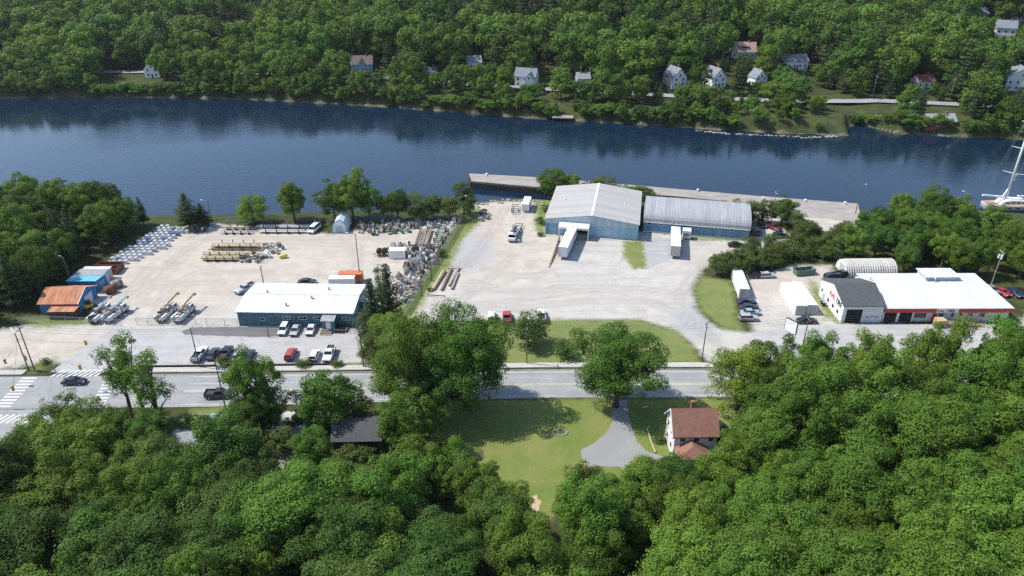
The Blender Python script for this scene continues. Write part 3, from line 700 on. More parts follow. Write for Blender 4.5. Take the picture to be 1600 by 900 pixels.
far_pts = []
rs = random.Random(21)
y = 300.
while y < 690:
    x = -560.
    while x < 560:
        a = x + rs.uniform(-3, 3); c = y + rs.uniform(-2.6, 2.6)
        if abs(a) < c * .78 + 40 and far_ok(a, c): far_pts.append((a, c))
        x += 8.2
    y += 7.2
far_pts.sort(key=lambda p: p[1] - np.interp(p[0], _fx, _fy))
def far_where(px): return 'left of the white far house' if px < 239 else 'between the white far house and the blue house' if px < 520 else 'near the sky blue house across the river' if px < 700 else 'near the white farmhouse across the river' if px < 960 else 'near the two white gabled houses across the river' if px < 1270 else 'near the red cottage across the river'
# bushes leaning over the water
sx = -330.; nb_ = 0
while sx < 300:
    fy = float(np.interp(sx, _fx, _fy)); d_ = rs.uniform(2.5, 6.5); px_ = 800 + F_PX * sx / (fy * cos(PITCH) + 93 * sin(PITCH))
    if -20 < px_ < 1620 and not (1245 < px_ < 1330 or 862 < px_ < 898 or (1130 < px_ < 1245 and rs.random() < .7)):
        hh = min(rs.uniform(4.5, 9.5), head_room(sx, fy + d_, 3.))
        if hh > 2: tree('far_broad', sx, fy + d_, hh, 'leafy bush at the waterline ' + far_where(px_), 'bushes at the waterline ' + far_where(px_), r=rs.uniform(2.6, 4.4), name='riverside_bush')
    sx += rs.uniform(3., 5.2)
def grove(x, y): return sin(x * .03 + 1.) * cos(y * .04 - .5) + .6 * sin(x * .011 + y * .017)
N_IND = 250; mass = []
for i, (x, y) in enumerate(far_pts):
    pine = rs.random() < (.62 if grove(x, y) > .4 else .12); d = y - np.interp(x, _fx, _fy)
    h = 12 + 15 * rs.random() ** 1.4 if d > 42 else rs.uniform(11, 20) if d > 12 else rs.uniform(6, 13)
    if x > 100 and d < 27 and x < 150: h *= .6
    px = 800 + F_PX * x / (y * cos(PITCH) + 90 * sin(PITCH))
    if d < 31 and (150 < px < 250 or 1295 < px < 1395 or 1440 < px < 1500): continue
    if d < 31 and 660 < px < 1290: h *= .85
    h = min(h, head_room(x, y, 4.5))
    if h < 3: continue
    if i < N_IND and abs(px - 800) < 860:
        k = 'far_pine' if pine else 'far_broad'
        tree(k, x, y, h, ('pine' if pine else 'leafy tree') + (' by the far road ' if d > 27 else ' below the far road ') + far_where(px), ('pines' if pine else 'leafy trees') + (' by the far road ' if d > 27 else ' below the far road ') + far_where(px), name='riverside_pine' if pine else 'riverside_tree')
    else: mass.append((x, y, tz(x, y) - .3, h, 1 if pine else 0))
def far_forest(pts):
    """the far wood reads as one mass: one object, crowns set on points"""
    me = bpy.data.meshes.new('far_forest'); me.from_pydata([p[:3] for p in pts], [], [])
    r_ = random.Random(4); kinds = [('far_broad', i) for i in range(5)] + [('far_pine', i) for i in range(3)]
    pick = [(r_.randrange(5) if p[4] == 0 else 5 + r_.randrange(3)) for p in pts]
    at = me.attributes.new('pick', 'INT', 'POINT'); at.data.foreach_set('value', pick)
    at = me.attributes.new('size', 'FLOAT', 'POINT'); at.data.foreach_set('value', [p[3] / TREE[kinds[k][0]][kinds[k][1]][2] for p, k in zip(pts, pick)])
    at = me.attributes.new('turn', 'FLOAT', 'POINT'); at.data.foreach_set('value', [r_.uniform(0, 6.28) for p in pts])
    o = bpy.data.objects.new('far_forest', me); COL.objects.link(o); struct(o, 'stuff'); tag(o, 'dense green forest covering the hillside across the river', 'forest')
    ng = bpy.data.node_groups.new('forest', 'GeometryNodeTree'); ng.interface.new_socket('Geometry', in_out='INPUT', socket_type='NodeSocketGeometry'); ng.interface.new_socket('Geometry', in_out='OUTPUT', socket_type='NodeSocketGeometry')
    N = ng.nodes; L = ng.links; gi = N.new('NodeGroupInput'); go = N.new('NodeGroupOutput'); jn = N.new('GeometryNodeJoinGeometry')
    def attr(n, t): a = N.new('GeometryNodeInputNamedAttribute'); a.data_type = t; a.inputs[0].default_value = n; return a.outputs[0]
    pk, sz, tn = attr('pick', 'INT'), attr('size', 'FLOAT'), attr('turn', 'FLOAT')
    rot = N.new('ShaderNodeCombineXYZ'); L.new(tn, rot.inputs[2])
    for k, (kd, vi) in enumerate(kinds):
        src = next(c for c in bpy.data.objects if c.data is TREE[kd][vi][0])
        oi = N.new('GeometryNodeObjectInfo'); oi.inputs[0].default_value = src; oi.transform_space = 'ORIGINAL'; oi.inputs['As Instance'].default_value = True
        cmp_ = N.new('FunctionNodeCompare'); cmp_.data_type = 'INT'; cmp_.operation = 'EQUAL'; L.new(pk, cmp_.inputs[2]); cmp_.inputs[3].default_value = k
        ip = N.new('GeometryNodeInstanceOnPoints'); L.new(gi.outputs[0], ip.inputs['Points']); L.new(cmp_.outputs[0], ip.inputs['Selection']); L.new(oi.outputs['Geometry'], ip.inputs['Instance'])
        L.new(rot.outputs[0], ip.inputs['Rotation']); L.new(sz, ip.inputs['Scale']); L.new(ip.outputs[0], jn.inputs[0])
    L.new(jn.outputs[0], go.inputs[0]); md = o.modifiers.new('forest', 'NODES'); md.node_group = ng
far_forest(mass)
print('TREES far ind', N_IND, 'mass', len(mass))
# ---------------------------------------------------------------- road, pavement, wharf
def asphalt(name, col, alt, cracks=True, patch=None, stain=.35):
    m, nt, b = base_mat(name); pos = nt.new('NewGeometry').outputs['Position']
    c = nt.mix(nt.ramp(nt.noise(.22, 6, .65, pos), .3, .7), c4(col), c4(alt))
    mp = nt.new('Mapping'); mp.inputs['Scale'].default_value = (.05, 1.1, 1); nt.link(pos, mp.inputs[0])
    c = nt.mix(nt.math('MULTIPLY', nt.ramp(nt.noise(.5, 4, .6, mp.outputs[0]), .45, .7), stain), c, c4([v * .62 for v in col]))
    c = nt.mix(nt.math('MULTIPLY', nt.ramp(nt.noise(7., 3, .7, pos), .35, .75), .25), c, c4([v * .6 for v in col]))
    if cracks:
        vo = nt.new('TexVoronoi', feature='DISTANCE_TO_EDGE'); vo.inputs['Scale'].default_value = .16
        wv = nt.new('Vector' + 'Math', operation='ADD'); nz = nt.new('TexNoise'); nz.inputs['Scale'].default_value = .5; nt.link(pos, nz.inputs['Vector'])
        sc = nt.new('VectorMath', operation='SCALE'); sc.inputs['Scale'].default_value = 4.; nt.link(nz.outputs['Color'], sc.inputs[0]); nt.link(pos, wv.inputs[0]); nt.link(sc.outputs[0], wv.inputs[1]); nt.link(wv.outputs[0], vo.inputs['Vector'])
        c = nt.mix(nt.math('MULTIPLY', nt.ramp(vo.outputs['Distance'], .0, .022, (1, 1, 1, 1), (0, 0, 0, 1)), .28), c, c4([v * .45 for v in col]))
    nt.link(c, b.inputs['Base Color']); b.inputs['Roughness'].default_value = .9; b.inputs['Specular IOR Level'].default_value = .25
asphalt('asphalt_road', (.27, .275, .275), (.36, .365, .365)); asphalt('asphalt_lot', (.37, .365, .35), (.47, .46, .445)); asphalt('asphalt_new', (.15, .145, .14), (.20, .195, .19), False)
asphalt('asphalt_drive', (.25, .248, .245), (.31, .307, .30), False, stain=.15); asphalt('concrete_apron', (.42, .40, .365), (.53, .505, .465)); asphalt('apron_grey', (.33, .335, .335), (.41, .415, .41)); asphalt('sidewalk', (.44, .42, .385), (.54, .52, .48), False, stain=.2)
asphalt('wharf_concrete', (.29, .26, .23), (.40, .37, .33), True, stain=.5)
mat('paint_white', (.62, .62, .59), .7, .12, 1.2, dirt=(.36, .36, .35), dirt_amt=.8, dscale=1.2); mat('paint_yellow', (.62, .55, .34), .7, .12, 1.5, dirt=(.35, .33, .25), dirt_amt=.5, dscale=1.)
mat('kerb_concrete', (.38, .36, .33), .9, .15, 1.); mat('timber_dark', (.055, .045, .038), .9, .3, 1.5); mat('timber_weathered', (.26, .21, .16), .9, .25, 1.5)
mat('rock', (.30, .28, .26), .95, .3, 1.5, bump=.6, bscale=3.); mat('rock_pink', (.32, .24, .20), .95, .25, 1.5, bump=.5, bscale=3.)

def rough(poly, step=.7, amp=.16):
    rs_ = random.Random(9); out = []
    for a, c in zip(poly, poly[1:] + poly[:1]):
        a = Vector(a); c = Vector(c); L = (c - a).length; n = max(1, int(L / step)); nn = Vector((-(c - a).y, (c - a).x)) / max(L, .01)
        for k in range(n): q = a.lerp(c, k / n) + nn * rs_.uniform(-amp, amp); out.append((q.x, q.y))
    return out
def sheet(name, poly, z, m, th=None):
    if name in ('driveway', 'loading_apron', 'parking_lot', 'shop_forecourt', 'gravel_drive', 'side_street', 'bare_soil'): poly = rough(poly, amp=.35 if name in ('loading_apron', 'bare_soil', 'gravel_drive') else .14)
    b = MB()
    if th: b.prism(poly, 'z', z - th, z)
    else: b.add([(x, y, z) for x, y in poly], [tuple(range(len(poly)))])
    return struct(b.obj(name, m))
TOP = [(-400, 123.5), (-160, 127.6), (-110, 128.9), (-66, 129.7), (7, 131.4), (60, 131.6), (400, 132.5)]
BOT = [(-400, 112.5), (-160, 116.6), (-105, 117.6), (-60, 118.5), (6, 121.5), (60, 121.7), (400, 122.5)]
def rt(x): return float(np.interp(x, *zip(*TOP)))
def rb(x): return float(np.interp(x, *zip(*BOT)))
def strip(name, x0, x1, f0, f1, z, m, n=60, th=None):
    xs = np.linspace(x0, x1, n); return sheet(name, [(x, f0(x)) for x in xs] + [(x, f1(x)) for x in xs[::-1]], z, m, th)
strip('road', -380, 380, rb, rt, .012, 'asphalt_road')
# side street crossing the main road
sheet('side_street', GP((78, 582), (168, 580), (212, 512), (186, 508), (150, 530)), .016, 'asphalt_lot')
sheet('side_street', GP((-60, 640), (95, 640), (30, 740), (-260, 740)), .020, 'asphalt_road')
strip('sidewalk', -86, 44, lambda x: rt(x) + .95, lambda x: rt(x) + 2.75, .12, 'sidewalk', 40, .3)
strip('sidewalk', -200, -105, lambda x: rt(x) + .6, lambda x: rt(x) + 2.4, .12, 'sidewalk', 20, .3)
strip('kerb', -86, 300, lambda x: rt(x) - .02, lambda x: rt(x) + .16, .13, 'kerb_concrete', 50, .3)
strip('kerb', -84, 10, lambda x: rb(x) - .16, lambda x: rb(x) + .02, .13, 'kerb_concrete', 40, .3)
strip('kerb', 26, 300, lambda x: rb(x) - .16, lambda x: rb(x) + .02, .13, 'kerb_concrete', 40, .3)
low = MB(); xs_ = np.linspace(-84, -37.5, 24)
low.prism([(x, rt(x) + 3.0) for x in xs_] + [(x, rt(x) + 3.22) for x in xs_[::-1]], 'z', -.1, .42); tag(low.obj('low_timber_wall', 'timber_dark'), 'long dark timber edging between the parking lot and the sidewalk', 'wall')
sheet('parking_lot', GP((205, 514), (372, 511.5), (556, 512.5), (568, 530), (567, 566), (275, 571.5), (168, 577), (180, 545)), .022, 'asphalt_lot')
sheet('parking_lot', GP((283, 518), (300, 511.5), (372, 510.5), (440, 512), (436, 526), (400, 527), (340, 525), (290, 523)), .034, 'asphalt_new')
sheet('driveway', GP((958, 626), (957, 645), (957, 660), (945, 680), (925, 694), (908, 703), (909, 716), (916, 728), (945, 729), (968, 730), (976, 737), (986, 738), (1010, 725), (1037, 714), (1022, 710), (1006, 703), (996, 690), (990, 676), (984, 658), (981, 640), (980, 624)), .03, 'asphalt_drive')
sheet('gravel_drive', GP((415, 648), (462, 642), (485, 648), (470, 690), (478, 730), (440, 740), (430, 690)), .016, 'concrete_apron')
sheet('loading_apron', GP((893, 376), (972, 377), (972, 400), (962, 446), (859, 446), (872, 412)), .02, 'concrete_apron')
sheet('loading_apron', GP((1007, 371), (1062, 373), (1066, 398), (1020, 416), (1012, 412)), .02, 'apron_grey')
sheet('shop_forecourt', GP((1180, 518), (1310, 507), (1590, 507), (1650, 560), (1150, 560)), .02, 'asphalt_lot')
# the road's painted lines
def line(x0, x1, off, w, m, z=.02, name='road_marking'): return strip(name, x0, x1, lambda x: off(x) - w / 2, lambda x: off(x) + w / 2, z, m, 30)
mid = lambda x: rb(x) + (rt(x) - rb(x)) * .47
line(-68, 150, lambda x: mid(x) + .22, .16, 'paint_yellow'); line(-68, 150, lambda x: mid(x) - .22, .16, 'paint_yellow')
line(-68, 150, lambda x: rt(x) - .75, .14, 'paint_white'); line(-68, 9, lambda x: rb(x) + .75, .14, 'paint_white'); line(27, 150, lambda x: rb(x) + .75, .14, 'paint_white')
line(-68, -12, lambda x: mid(x) + 2.6, .13, 'paint_white')
line(-170, -108, lambda x: mid(x), .16, 'paint_yellow')
def bars(name, pts, lx, ly, rz=0.):
    o = None
    for px, py in pts:
        x, y = G(px, py); b = MB(); b.box((0, 0, 0), (lx, ly, .006)); q = b.obj(name, 'paint_white'); q.location = (x, y, .027); q.rotation_euler = (0, 0, rz); struct(q)
bars('crosswalk_bar', [(46 - 4.6 * k, 591 + 4.9 * k) for k in range(10)], 3.2, .55)
bars('crosswalk_bar', [(90 + 8.4 * k, 583.5 - .1 * k) for k in range(9)], .6, 3.0, -.55)
bars('crosswalk_bar', [(-8 + 9.6 * k, 655 - .2 * k) for k in range(10)], .6, 3.0, -.45)
bars('crosswalk_bar', [(172 - 2.6 * k, 597 + 5 * k) for k in range(8)], 2.8, .55)
# far road along the opposite bank
def far_strip(name, d0, d1, lift, m, x0=-430, x1=330, n=130):
    b = MB(); xs = np.linspace(x0, x1, n); vs = []
    for x in xs:
        fy = float(np.interp(x, _fx, _fy)); fy = fy if not 150 < x < 175 else 320.
        z = tz(x, fy + (d0 + d1) / 2) if not 150 < x < 175 else tz(140, 318 + (d0 + d1) / 2)
        vs += [(x, fy + d0, z + lift), (x, fy + d1, z + lift)]
    b.add(vs, [(2 * i, 2 * i + 2, 2 * i + 3, 2 * i + 1) for i in range(n - 1)]); return struct(b.obj(name, m))
far_strip('road', 33, 40.5, .5, 'asphalt_road')
# old concrete wharf
WZ = -.5
outer = [G(*p, WZ) for p in ((733, 271), (850, 277.5), (1000, 290), (1170, 305), (1341, 318))]
inner = [G(*p, WZ) for p in ((1346, 343), (1332, 349), (1250, 352), (1182, 334), (1168, 320), (1140, 315), (1050, 306), (1000, 303), (850, 293), (737, 283))]
wf = thing('wharf', 'long cracked concrete wharf reaching along the river behind the warehouse', 'wharf')
b = MB(); b.prism(outer + inner, 'z', WZ - .5, WZ); b.obj('deck', 'wharf_concrete', wf)
ctr = Vector((sum(p[0] for p in outer + inner) / 15, sum(p[1] for p in outer + inner) / 15))
allp = outer + inner
for i in range(len(allp)):                                # timber sheathing and piles under the deck edge
    a = Vector(allp[i]); c = Vector(allp[(i + 1) % len(allp)]); L = (c - a).length; d = (c - a) / L; nrm = Vector((-d.y, d.x)) * .35
    q = MB(); m_ = (a + c) / 2 + nrm; q.box((m_.x, m_.y, -3.6), (L - .3, .3, 5.2), atan2(d.y, d.x)); q.obj('sheathing', 'timber_dark', wf)
    for k in range(int(L / 6)):
        p = a + d * (3 + 6 * k) + nrm * .35; s = MB(); s.cyl((p.x, p.y, -6), (p.x, p.y, WZ - .1), .22, 7); s.obj('pile', 'timber_dark', wf)
for px, py in ((760, 274), (1192, 311), (1258, 315), (1320, 319), (1090, 299)):   # mooring bollards
    x, y = G(px, py, WZ); s = MB(); s.cyl((x, y, WZ), (x, y, WZ + .6), .3, 8); s.cyl((x, y, WZ + .6), (x, y, WZ + .8), .45, 8); tag(s.obj('bollard', 'trim_white'), 'white mooring bollard on the river edge of the old wharf', 'bollard', 'bollards on the wharf')
sheet('wharf_apron', [G(*p, -.1) for p in ((1450, 329), (1468, 327), (1560, 341), (1640, 350), (1640, 336), (1540, 334))], -.1, 'concrete_apron', 3.2)
# shore stones
def stone_mesh(seed):
    rs_ = np.random.default_rng(seed); bm = bmesh.new(); bmesh.ops.create_icosphere(bm, subdivisions=1, radius=1.)
    for v in bm.verts: v.co *= float(rs_.uniform(.72, 1.15)); v.co.z *= .62
    me = bpy.data.meshes.new('shore_stone'); bm.to_mesh(me); bm.free(); me.materials.append(MATS['rock' if seed % 3 else 'rock_pink']); return me
STONES = [stone_mesh(i) for i in range(6)]
def stones(pts, s0, s1, label, group):
    for x, y in pts:
        s = RNG.uniform(s0, s1); o = inst('shore_stone', STONES[RNG.randrange(6)], None, (x, y, max(tz(x, y), WATER_Z - .2) + .15 * s), RNG.uniform(0, 6.3), (s, s * RNG.uniform(.7, 1.1), s * RNG.uniform(.6, 1.)))
        tag(o, label, 'stone', group)
stones([G(px + RNG.uniform(-3, 3), 318 - 6 * sin((px - 745) / 108 * pi) * .8 + RNG.uniform(-2, 4)) for px in range(746, 852, 4)], .35, .95, 'pale stone edging the gravel lot by the cove', 'stones at the cove')
stones([G(848 + RNG.uniform(-8, 10), py) for py in range(316, 350, 4)], .3, .7, 'stone in the weeds beside the warehouse wall', 'stones by the warehouse')
for px0, px1, py0, py1, n in ((1090, 1140, 203, 208, 14), (1150, 1250, 208, 212, 26), (1252, 1306, 214, 212, 18), (1330, 1480, 190, 212, 26)):
    stones([G(px0 + (px1 - px0) * t + RNG.uniform(-2, 2), py0 + (py1 - py0) * t + RNG.uniform(-.7, .7), -2.6) for t in np.linspace(0, 1, n)], .5, 1.2, 'grey boulder at the waterline of the far bank', 'boulders on the far bank')
# ---------------------------------------------------------------- buildings
def panel_mat(name, col, rough=.55, axis=0, step=.9, amt=.10, dirt=None, dirt_amt=.3, metal=0., dscale=.3, depth=.5):
    """sheet-metal cladding: colour, fine ribs as relief, streaks of wear"""
    m, nt, b = base_mat(name); tc = nt.new('TexCoord').outputs['Object']; sx = nt.new('SeparateXYZ'); nt.link(tc, sx.inputs[0])
    w = nt.math('FRACT', nt.math('MULTIPLY', sx.outputs[axis], 1 / step)); rib = nt.ramp(w, .0, .12, (1, 1, 1, 1), (0, 0, 0, 1))
    c = nt.mix(nt.ramp(nt.noise(.6, 5, .6, tc), .3, .7), c4([v * (1 - amt) for v in col]), c4([min(1, v * (1 + amt)) for v in col]))
    if dirt:
        mp = nt.new('Mapping'); mp.inputs['Scale'].default_value = (1, .1, .1) if axis == 0 else (.1, 1, .1); nt.link(tc, mp.inputs[0])
        c = nt.mix(nt.math('MULTIPLY', nt.ramp(nt.noise(dscale * 3, 6, .7, mp.outputs[0]), .42, .72), dirt_amt), c, c4(dirt))
    wn_ = nt.new('TexWhiteNoise', noise_dimensions='1D'); nt.link(nt.math('FLOOR', nt.math('MULTIPLY', sx.outputs[axis], 1 / (step * 2))), wn_.inputs['W'])
    c = nt.mix(1., c, nt.mix(wn_.outputs['Value'], (.90, .90, .90, 1), (1.04, 1.04, 1.04, 1)), 'MULTIPLY')
    nt.link(c, b.inputs['Base Color']); b.inputs['Roughness'].default_value = rough; b.inputs['Metallic'].default_value = metal; b.inputs['Specular IOR Level'].default_value = .35
    bn = nt.new('Bump'); bn.inputs['Strength'].default_value = depth; bn.inputs['Distance'].default_value = .06; nt.link(rib, bn.inputs['Height']); nt.link(bn.outputs[0], b.inputs['Normal'])
    return m
panel_mat('roof_white_metal', (.63, .64, .635), .5, 0, .9, .03, (.62, .62, .60), .35)
panel_mat('roof_warehouse', (.41, .395, .37), .55, 1, .9, .05, (.40, .38, .35), .5)
panel_mat('roof_arched', (.38, .39, .40), .5, 0, .75, .05, (.26, .26, .26), .8, 0., .6, .8)
panel_mat('wall_navy', (.09, .18, .235), .55, 0, .6, .08); panel_mat('wall_steelblue', (.31, .50, .62), .5, 0, .6, .06, (.36, .46, .52), .4)
panel_mat('wall_deepblue', (.14, .27, .39), .55, 0, .5, .07); panel_mat('wall_paleblue', (.44, .54, .58), .5, 0, .6, .05); panel_mat('wall_shedblue', (.06, .19, .40), .6, 0, .6, .1)
panel_mat('roof_rust', (.42, .15, .065), .85, 0, .8, .25, (.60, .38, .27), .75, 0., .8); panel_mat('roof_cyan', (.15, .46, .58), .55, 0, .6, .1); panel_mat('wall_shop', (.60, .60, .64), .6, 0, .6, .03)
panel_mat('hut_metal', (.44, .44, .42), .5, 0, 99., .08, (.36, .28, .22), .5); panel_mat('door_roll', (.42, .50, .54), .5, 2, .3, .05); panel_mat('door_white', (.66, .68, .70), .5, 2, .6, .03); panel_mat('door_blue', (.22, .38, .50), .5, 2, .3, .05)
mat('fascia_orange', (.46, .055, .03), .5, .06, .8); mat('dark_inside', (.015, .015, .016), .9, .1); mat('black_paint', (.02, .02, .022), .5, .1); mat('logo_red', (.62, .05, .03), .5, .03); mat('shingle_charcoal', (.085, .087, .092), .92, .2, 1.5, bump=.5, bscale=5)
mat('shingle_brown', (.26, .13, .092), .92, .18, 1.5, bump=.5, bscale=5); mat('siding_white', (.74, .74, .72), .65, .05, 2.); mat('concrete', (.42, .41, .39), .9, .12, 1.5); mat('wood_new', (.50, .36, .21), .8, .15, 2.)
mat('rust', (.17, .07, .04), .9, .35, 1.2, dirt=(.28, .12, .06), dirt_amt=.7); mat('rust_dark', (.075, .045, .04), .9, .3, 1.2); mat('pale_blue_hut', (.68, .78, .82), .5, .05, 1.)
mat('tan_fence', (.45, .36, .24), .85, .15, 2.)

def text(parent, s, size, loc, rot, m, name='lettering', ext=.03):
    cu = bpy.data.curves.new(name, 'FONT'); cu.body = s; cu.size = size; cu.extrude = ext; cu.offset = .022 * size; cu.align_x = 'LEFT'
    t = bpy.data.objects.new(name, cu); COL.objects.link(t); bpy.context.view_layer.update()
    me = bpy.data.meshes.new_from_object(t); COL.objects.unlink(t); bpy.data.objects.remove(t)
    me.materials.clear(); me.materials.append(MATS[m]); o = bpy.data.objects.new(name, me); COL.objects.link(o); o.location = loc; o.rotation_euler = rot; o.parent = parent; return o
def vent(parent, x, y, z, r=.25, h=.6, m='steel', name='roof_vent'):
    b = MB(); b.cyl((x, y, z - .2), (x, y, z + h), r * .6, 8); b.cyl((x, y, z + h), (x, y, z + h + .15), r, 8, r * .4); return b.obj(name, m, parent)
def gutter(parent, x0, x1, y, z, m='trim_white', name='gutter'):
    b = MB(); b.bb(x0, x1, y - .12, y, z - .12, z + .02); return b.obj(name, m, parent)

# A  blue office with white roof
p, rz, L = base(G(374, 508.5), G(553, 511)); W = 14.2
o = thing('office_building', 'long navy office with a white low-pitched metal roof beside the parking lot', 'building', p, rz)
gable_wall(o, 0, L, 0, W, 3.8, 4.7, 'wall_navy'); r = gable_roof(o, 0, L, 0, W, 3.8, 4.7, 'roof_white_metal', 'x', .35, .14)
b = MB(); b.bb(-.35, L + .35, W / 2 - .22, W / 2 + .22, 4.82, 4.90); b.obj('ridge_cap', 'roof_white_metal', r)
for x, y in ((11.2, 2.4), (5., 7.8), (16.6, 5.4), (19.5, 10.4)): vent(r, x, y, 4.2 + .9 * (1 - abs(y - 7.1) / 7.1), .35, .35, 'wood_grey')
for x in (11.8, 15.6, 19.0, 25.9): window(o, x, 2.3, 1.9, .85, 0., bars=1)
window(o, 5.9, 1.9, 1.4, .8, 0.); door(o, 7.9, 1.0, 2.1, 0., 'wall_navy')
for x in (13.6, .15, L - .15): b = MB(); b.bb(x - .05, x + .05, -.12, -.02, 0, 3.7); b.obj('downspout', 'wall_paleblue', o)
for y in (3.5, 7.2): window(o, y, 2.3, 1.5, .9, L, '+x')
v = MB(); v.bb(20.7, 23.6, -2.3, 0, 0, 2.9); pv = v.obj('porch', 'wall_navy', o); b = MB(); b.prism([(-2.7, 2.95), (0, 3.35), (0, 3.5), (-2.7, 3.1)], 'x', 20.5, 23.8); b.obj('porch_roof', 'roof_grey', pv); door(pv, 22.2, 1.1, 2.2, -2.3, 'trim_white', z0=.5, name='porch_door')
for k in range(4): b = MB(); b.bb(20.4, 23.1, -2.75 - .4 * k, -2.35 - .4 * k, 0, .72 - .18 * k); b.obj('step', 'timber_weathered', o)
b = MB(); b.bb(23.8, 26.5, -2.6, -.1, 0, .5); b.obj('deck', 'timber_dark', o)
for k in range(7): b = MB(); b.bb(23.6 + k * .95, 23.68 + k * .95, -3.1, -3.02, 0, 1.0); b.obj('railing_post', 'timber_weathered', o)
b = MB(); b.bb(23.6, 29.4, -3.1, -3.02, .95, 1.05); b.obj('rail', 'timber_weathered', o)
a = MB(); a.bb(L, L + 3.2, 7.6, 11, 0, 2.8); an = a.obj('annex', 'wall_navy', o); b = MB(); b.bb(L - .1, L + 3.6, 7.2, 11.2, 2.82, 2.96); b.obj('annex_roof', 'roof_white_metal', an); door(an, 1.2 + L, .9, 2., 7.6, 'trim_white')

# B  blue shed with rusty roof and the row of lean-tos behind it
p, rz, L = base(G(66, 491), G(125, 490.5)); W = 9.2
o = thing('storage_shed', 'bright blue shed with a rust-orange metal roof at the yard corner', 'shed', p, rz)
gable_wall(o, 0, L, 0, W, 3.0, 5.0, 'wall_shedblue'); r = gable_roof(o, 0, L, 0, W, 3.0, 5.0, 'roof_rust', 'x', .35, .12)
for s_, x in ((1, L + .36),):
    for yy, zz in (((-.35, 2.86), (W / 2, 5.06)), ((W / 2, 5.06), (W + .35, 2.86))):
        b = MB(); b.prism([(yy[0], yy[1] - .05), (zz[0], zz[1] - .05), (zz[0], zz[1] + .12), (yy[0], yy[1] + .12)], 'x', x, x + .1); b.obj('bargeboard', 'trim_white', r)
door(o, 5.2, 3.4, 2.7, L, 'door_white', '+x', name='garage_door'); door(o, 2., .9, 2., L, 'door_blue', '+x')
p = P(78, 499.5); o2 = thing('storage_container', 'dark brown box with a rusty lid in front of the blue shed', 'container', p, .02)
b = MB(); b.bb(0, 6.4, 0, 2.5, .1, 2.1); b.obj('body', 'rust_dark', o2); b = MB(); b.prism([(-.1, 2.1), (2.6, 2.3), (2.6, 2.42), (-.1, 2.22)], 'x', -.1, 6.5); b.obj('lid', 'roof_rust', o2)
for k in range(5): b = MB(); b.bb(.6 + 1.3 * k, .7 + 1.3 * k, -.06, 0, .1, 2.1); b.obj('rib', 'rust_dark', o2)
def flat_shed(name, label, px0, py0, px1, w, h, wall, roof, slope=.35, dr=None):
    p, rz, L = base(G(px0, py0), G(px1, py0)); o = thing(name, label, 'shed', p, rz)
    b = MB(); b.prism([(0, 0), (w, 0), (w, h - slope), (0, h)], 'x', 0, L); b.obj('wall', wall, o); b = MB(); b.prism([(-.25, h + .02), (w + .25, h - slope + .02), (w + .25, h - slope + .14), (-.25, h + .14)], 'x', -.25, L + .25); b.obj('roof', roof, o)
    if dr: door(o, w * .5, 2.2, 2.2, L, dr, '+x')
    return o
flat_shed('storage_shed', 'blue lean-to with a cyan roof behind the rusty-roofed shed', 110, 457, 154, 5.0, 3.3, 'wall_shedblue', 'roof_cyan', .4, 'door_blue')
flat_shed('storage_shed', 'grey shed with pale roof and white door behind the cyan lean-to', 121, 446.5, 163, 3.4, 3.1, 'wall_grey', 'roof_grey', .1, 'door_white')
flat_shed('storage_shed', 'low shed with a white roof, last in the row behind the blue shed', 131, 439.5, 170, 2.6, 3.0, 'wall_grey', 'roof_white_metal', .1, None)
def open_bin(name, label, px, py, l, w, h, m, rz=0., inside='rust_dark', group=None):
    o = thing(name, label, 'bin', P(px, py), rz, group); t = .1
    b = MB(); b.bb(-l / 2, l / 2, 0, w, .2, .3); b.obj('floor', inside, o)
    for q in ((-l / 2, l / 2, 0, t), (-l / 2, l / 2, w - t, w), (-l / 2, -l / 2 + t, t, w - t), (l / 2 - t, l / 2, t, w - t)): b = MB(); b.bb(*q, .2, h); b.obj('side', m, o)
    b = MB(); b.bb(-l / 2 - .05, l / 2 + .05, -.06, 0, h - .18, h); b.obj('rim', m, o)
    for k in range(int(l / 1.2)): b = MB(); b.bb(-l / 2 + .5 + 1.2 * k, -l / 2 + .6 + 1.2 * k, -.1, 0, .2, h - .18); b.obj('rib', m, o)
    for x in (-l * .36, l * .36): b = MB(); b.bb(x - .15, x + .15, .1, w - .1, 0, .2); b.obj('skid', 'rust_dark', o)
    return o
open_bin('scrap_bin', 'rusty open-topped bin behind the white-roofed shed', 164, 429, 7, 2.4, 1.9, 'rust'); open_bin('scrap_bin', 'second rusty open bin, nearest the transformer rows', 170, 424, 6.6, 2.4, 1.8, 'rust')
def drum(px, py, label, m, r=1.1, l=2.4):
    o = thing('tank', label, 'tank', P(px, py), .9); b = MB(); b.cyl((-l / 2, 0, r), (l / 2, 0, r), r, 14); b.obj('shell', m, o, True)
    for x in (-l * .3, l * .3): b = MB(); b.cyl((x - .06, 0, r), (x + .06, 0, r), r + .05, 14); b.obj('band', 'rust_dark', o)
    for x in (-l * .3, l * .3): b = MB(); b.bb(x - .12, x + .12, -.8, .8, 0, .35); b.obj('saddle', 'timber_dark', o)
drum(174, 458, 'rusty brown tank beside the cyan-roofed lean-to', 'rust'); drum(184, 449, 'dark grey tank behind the rusty tank', 'wood_grey')

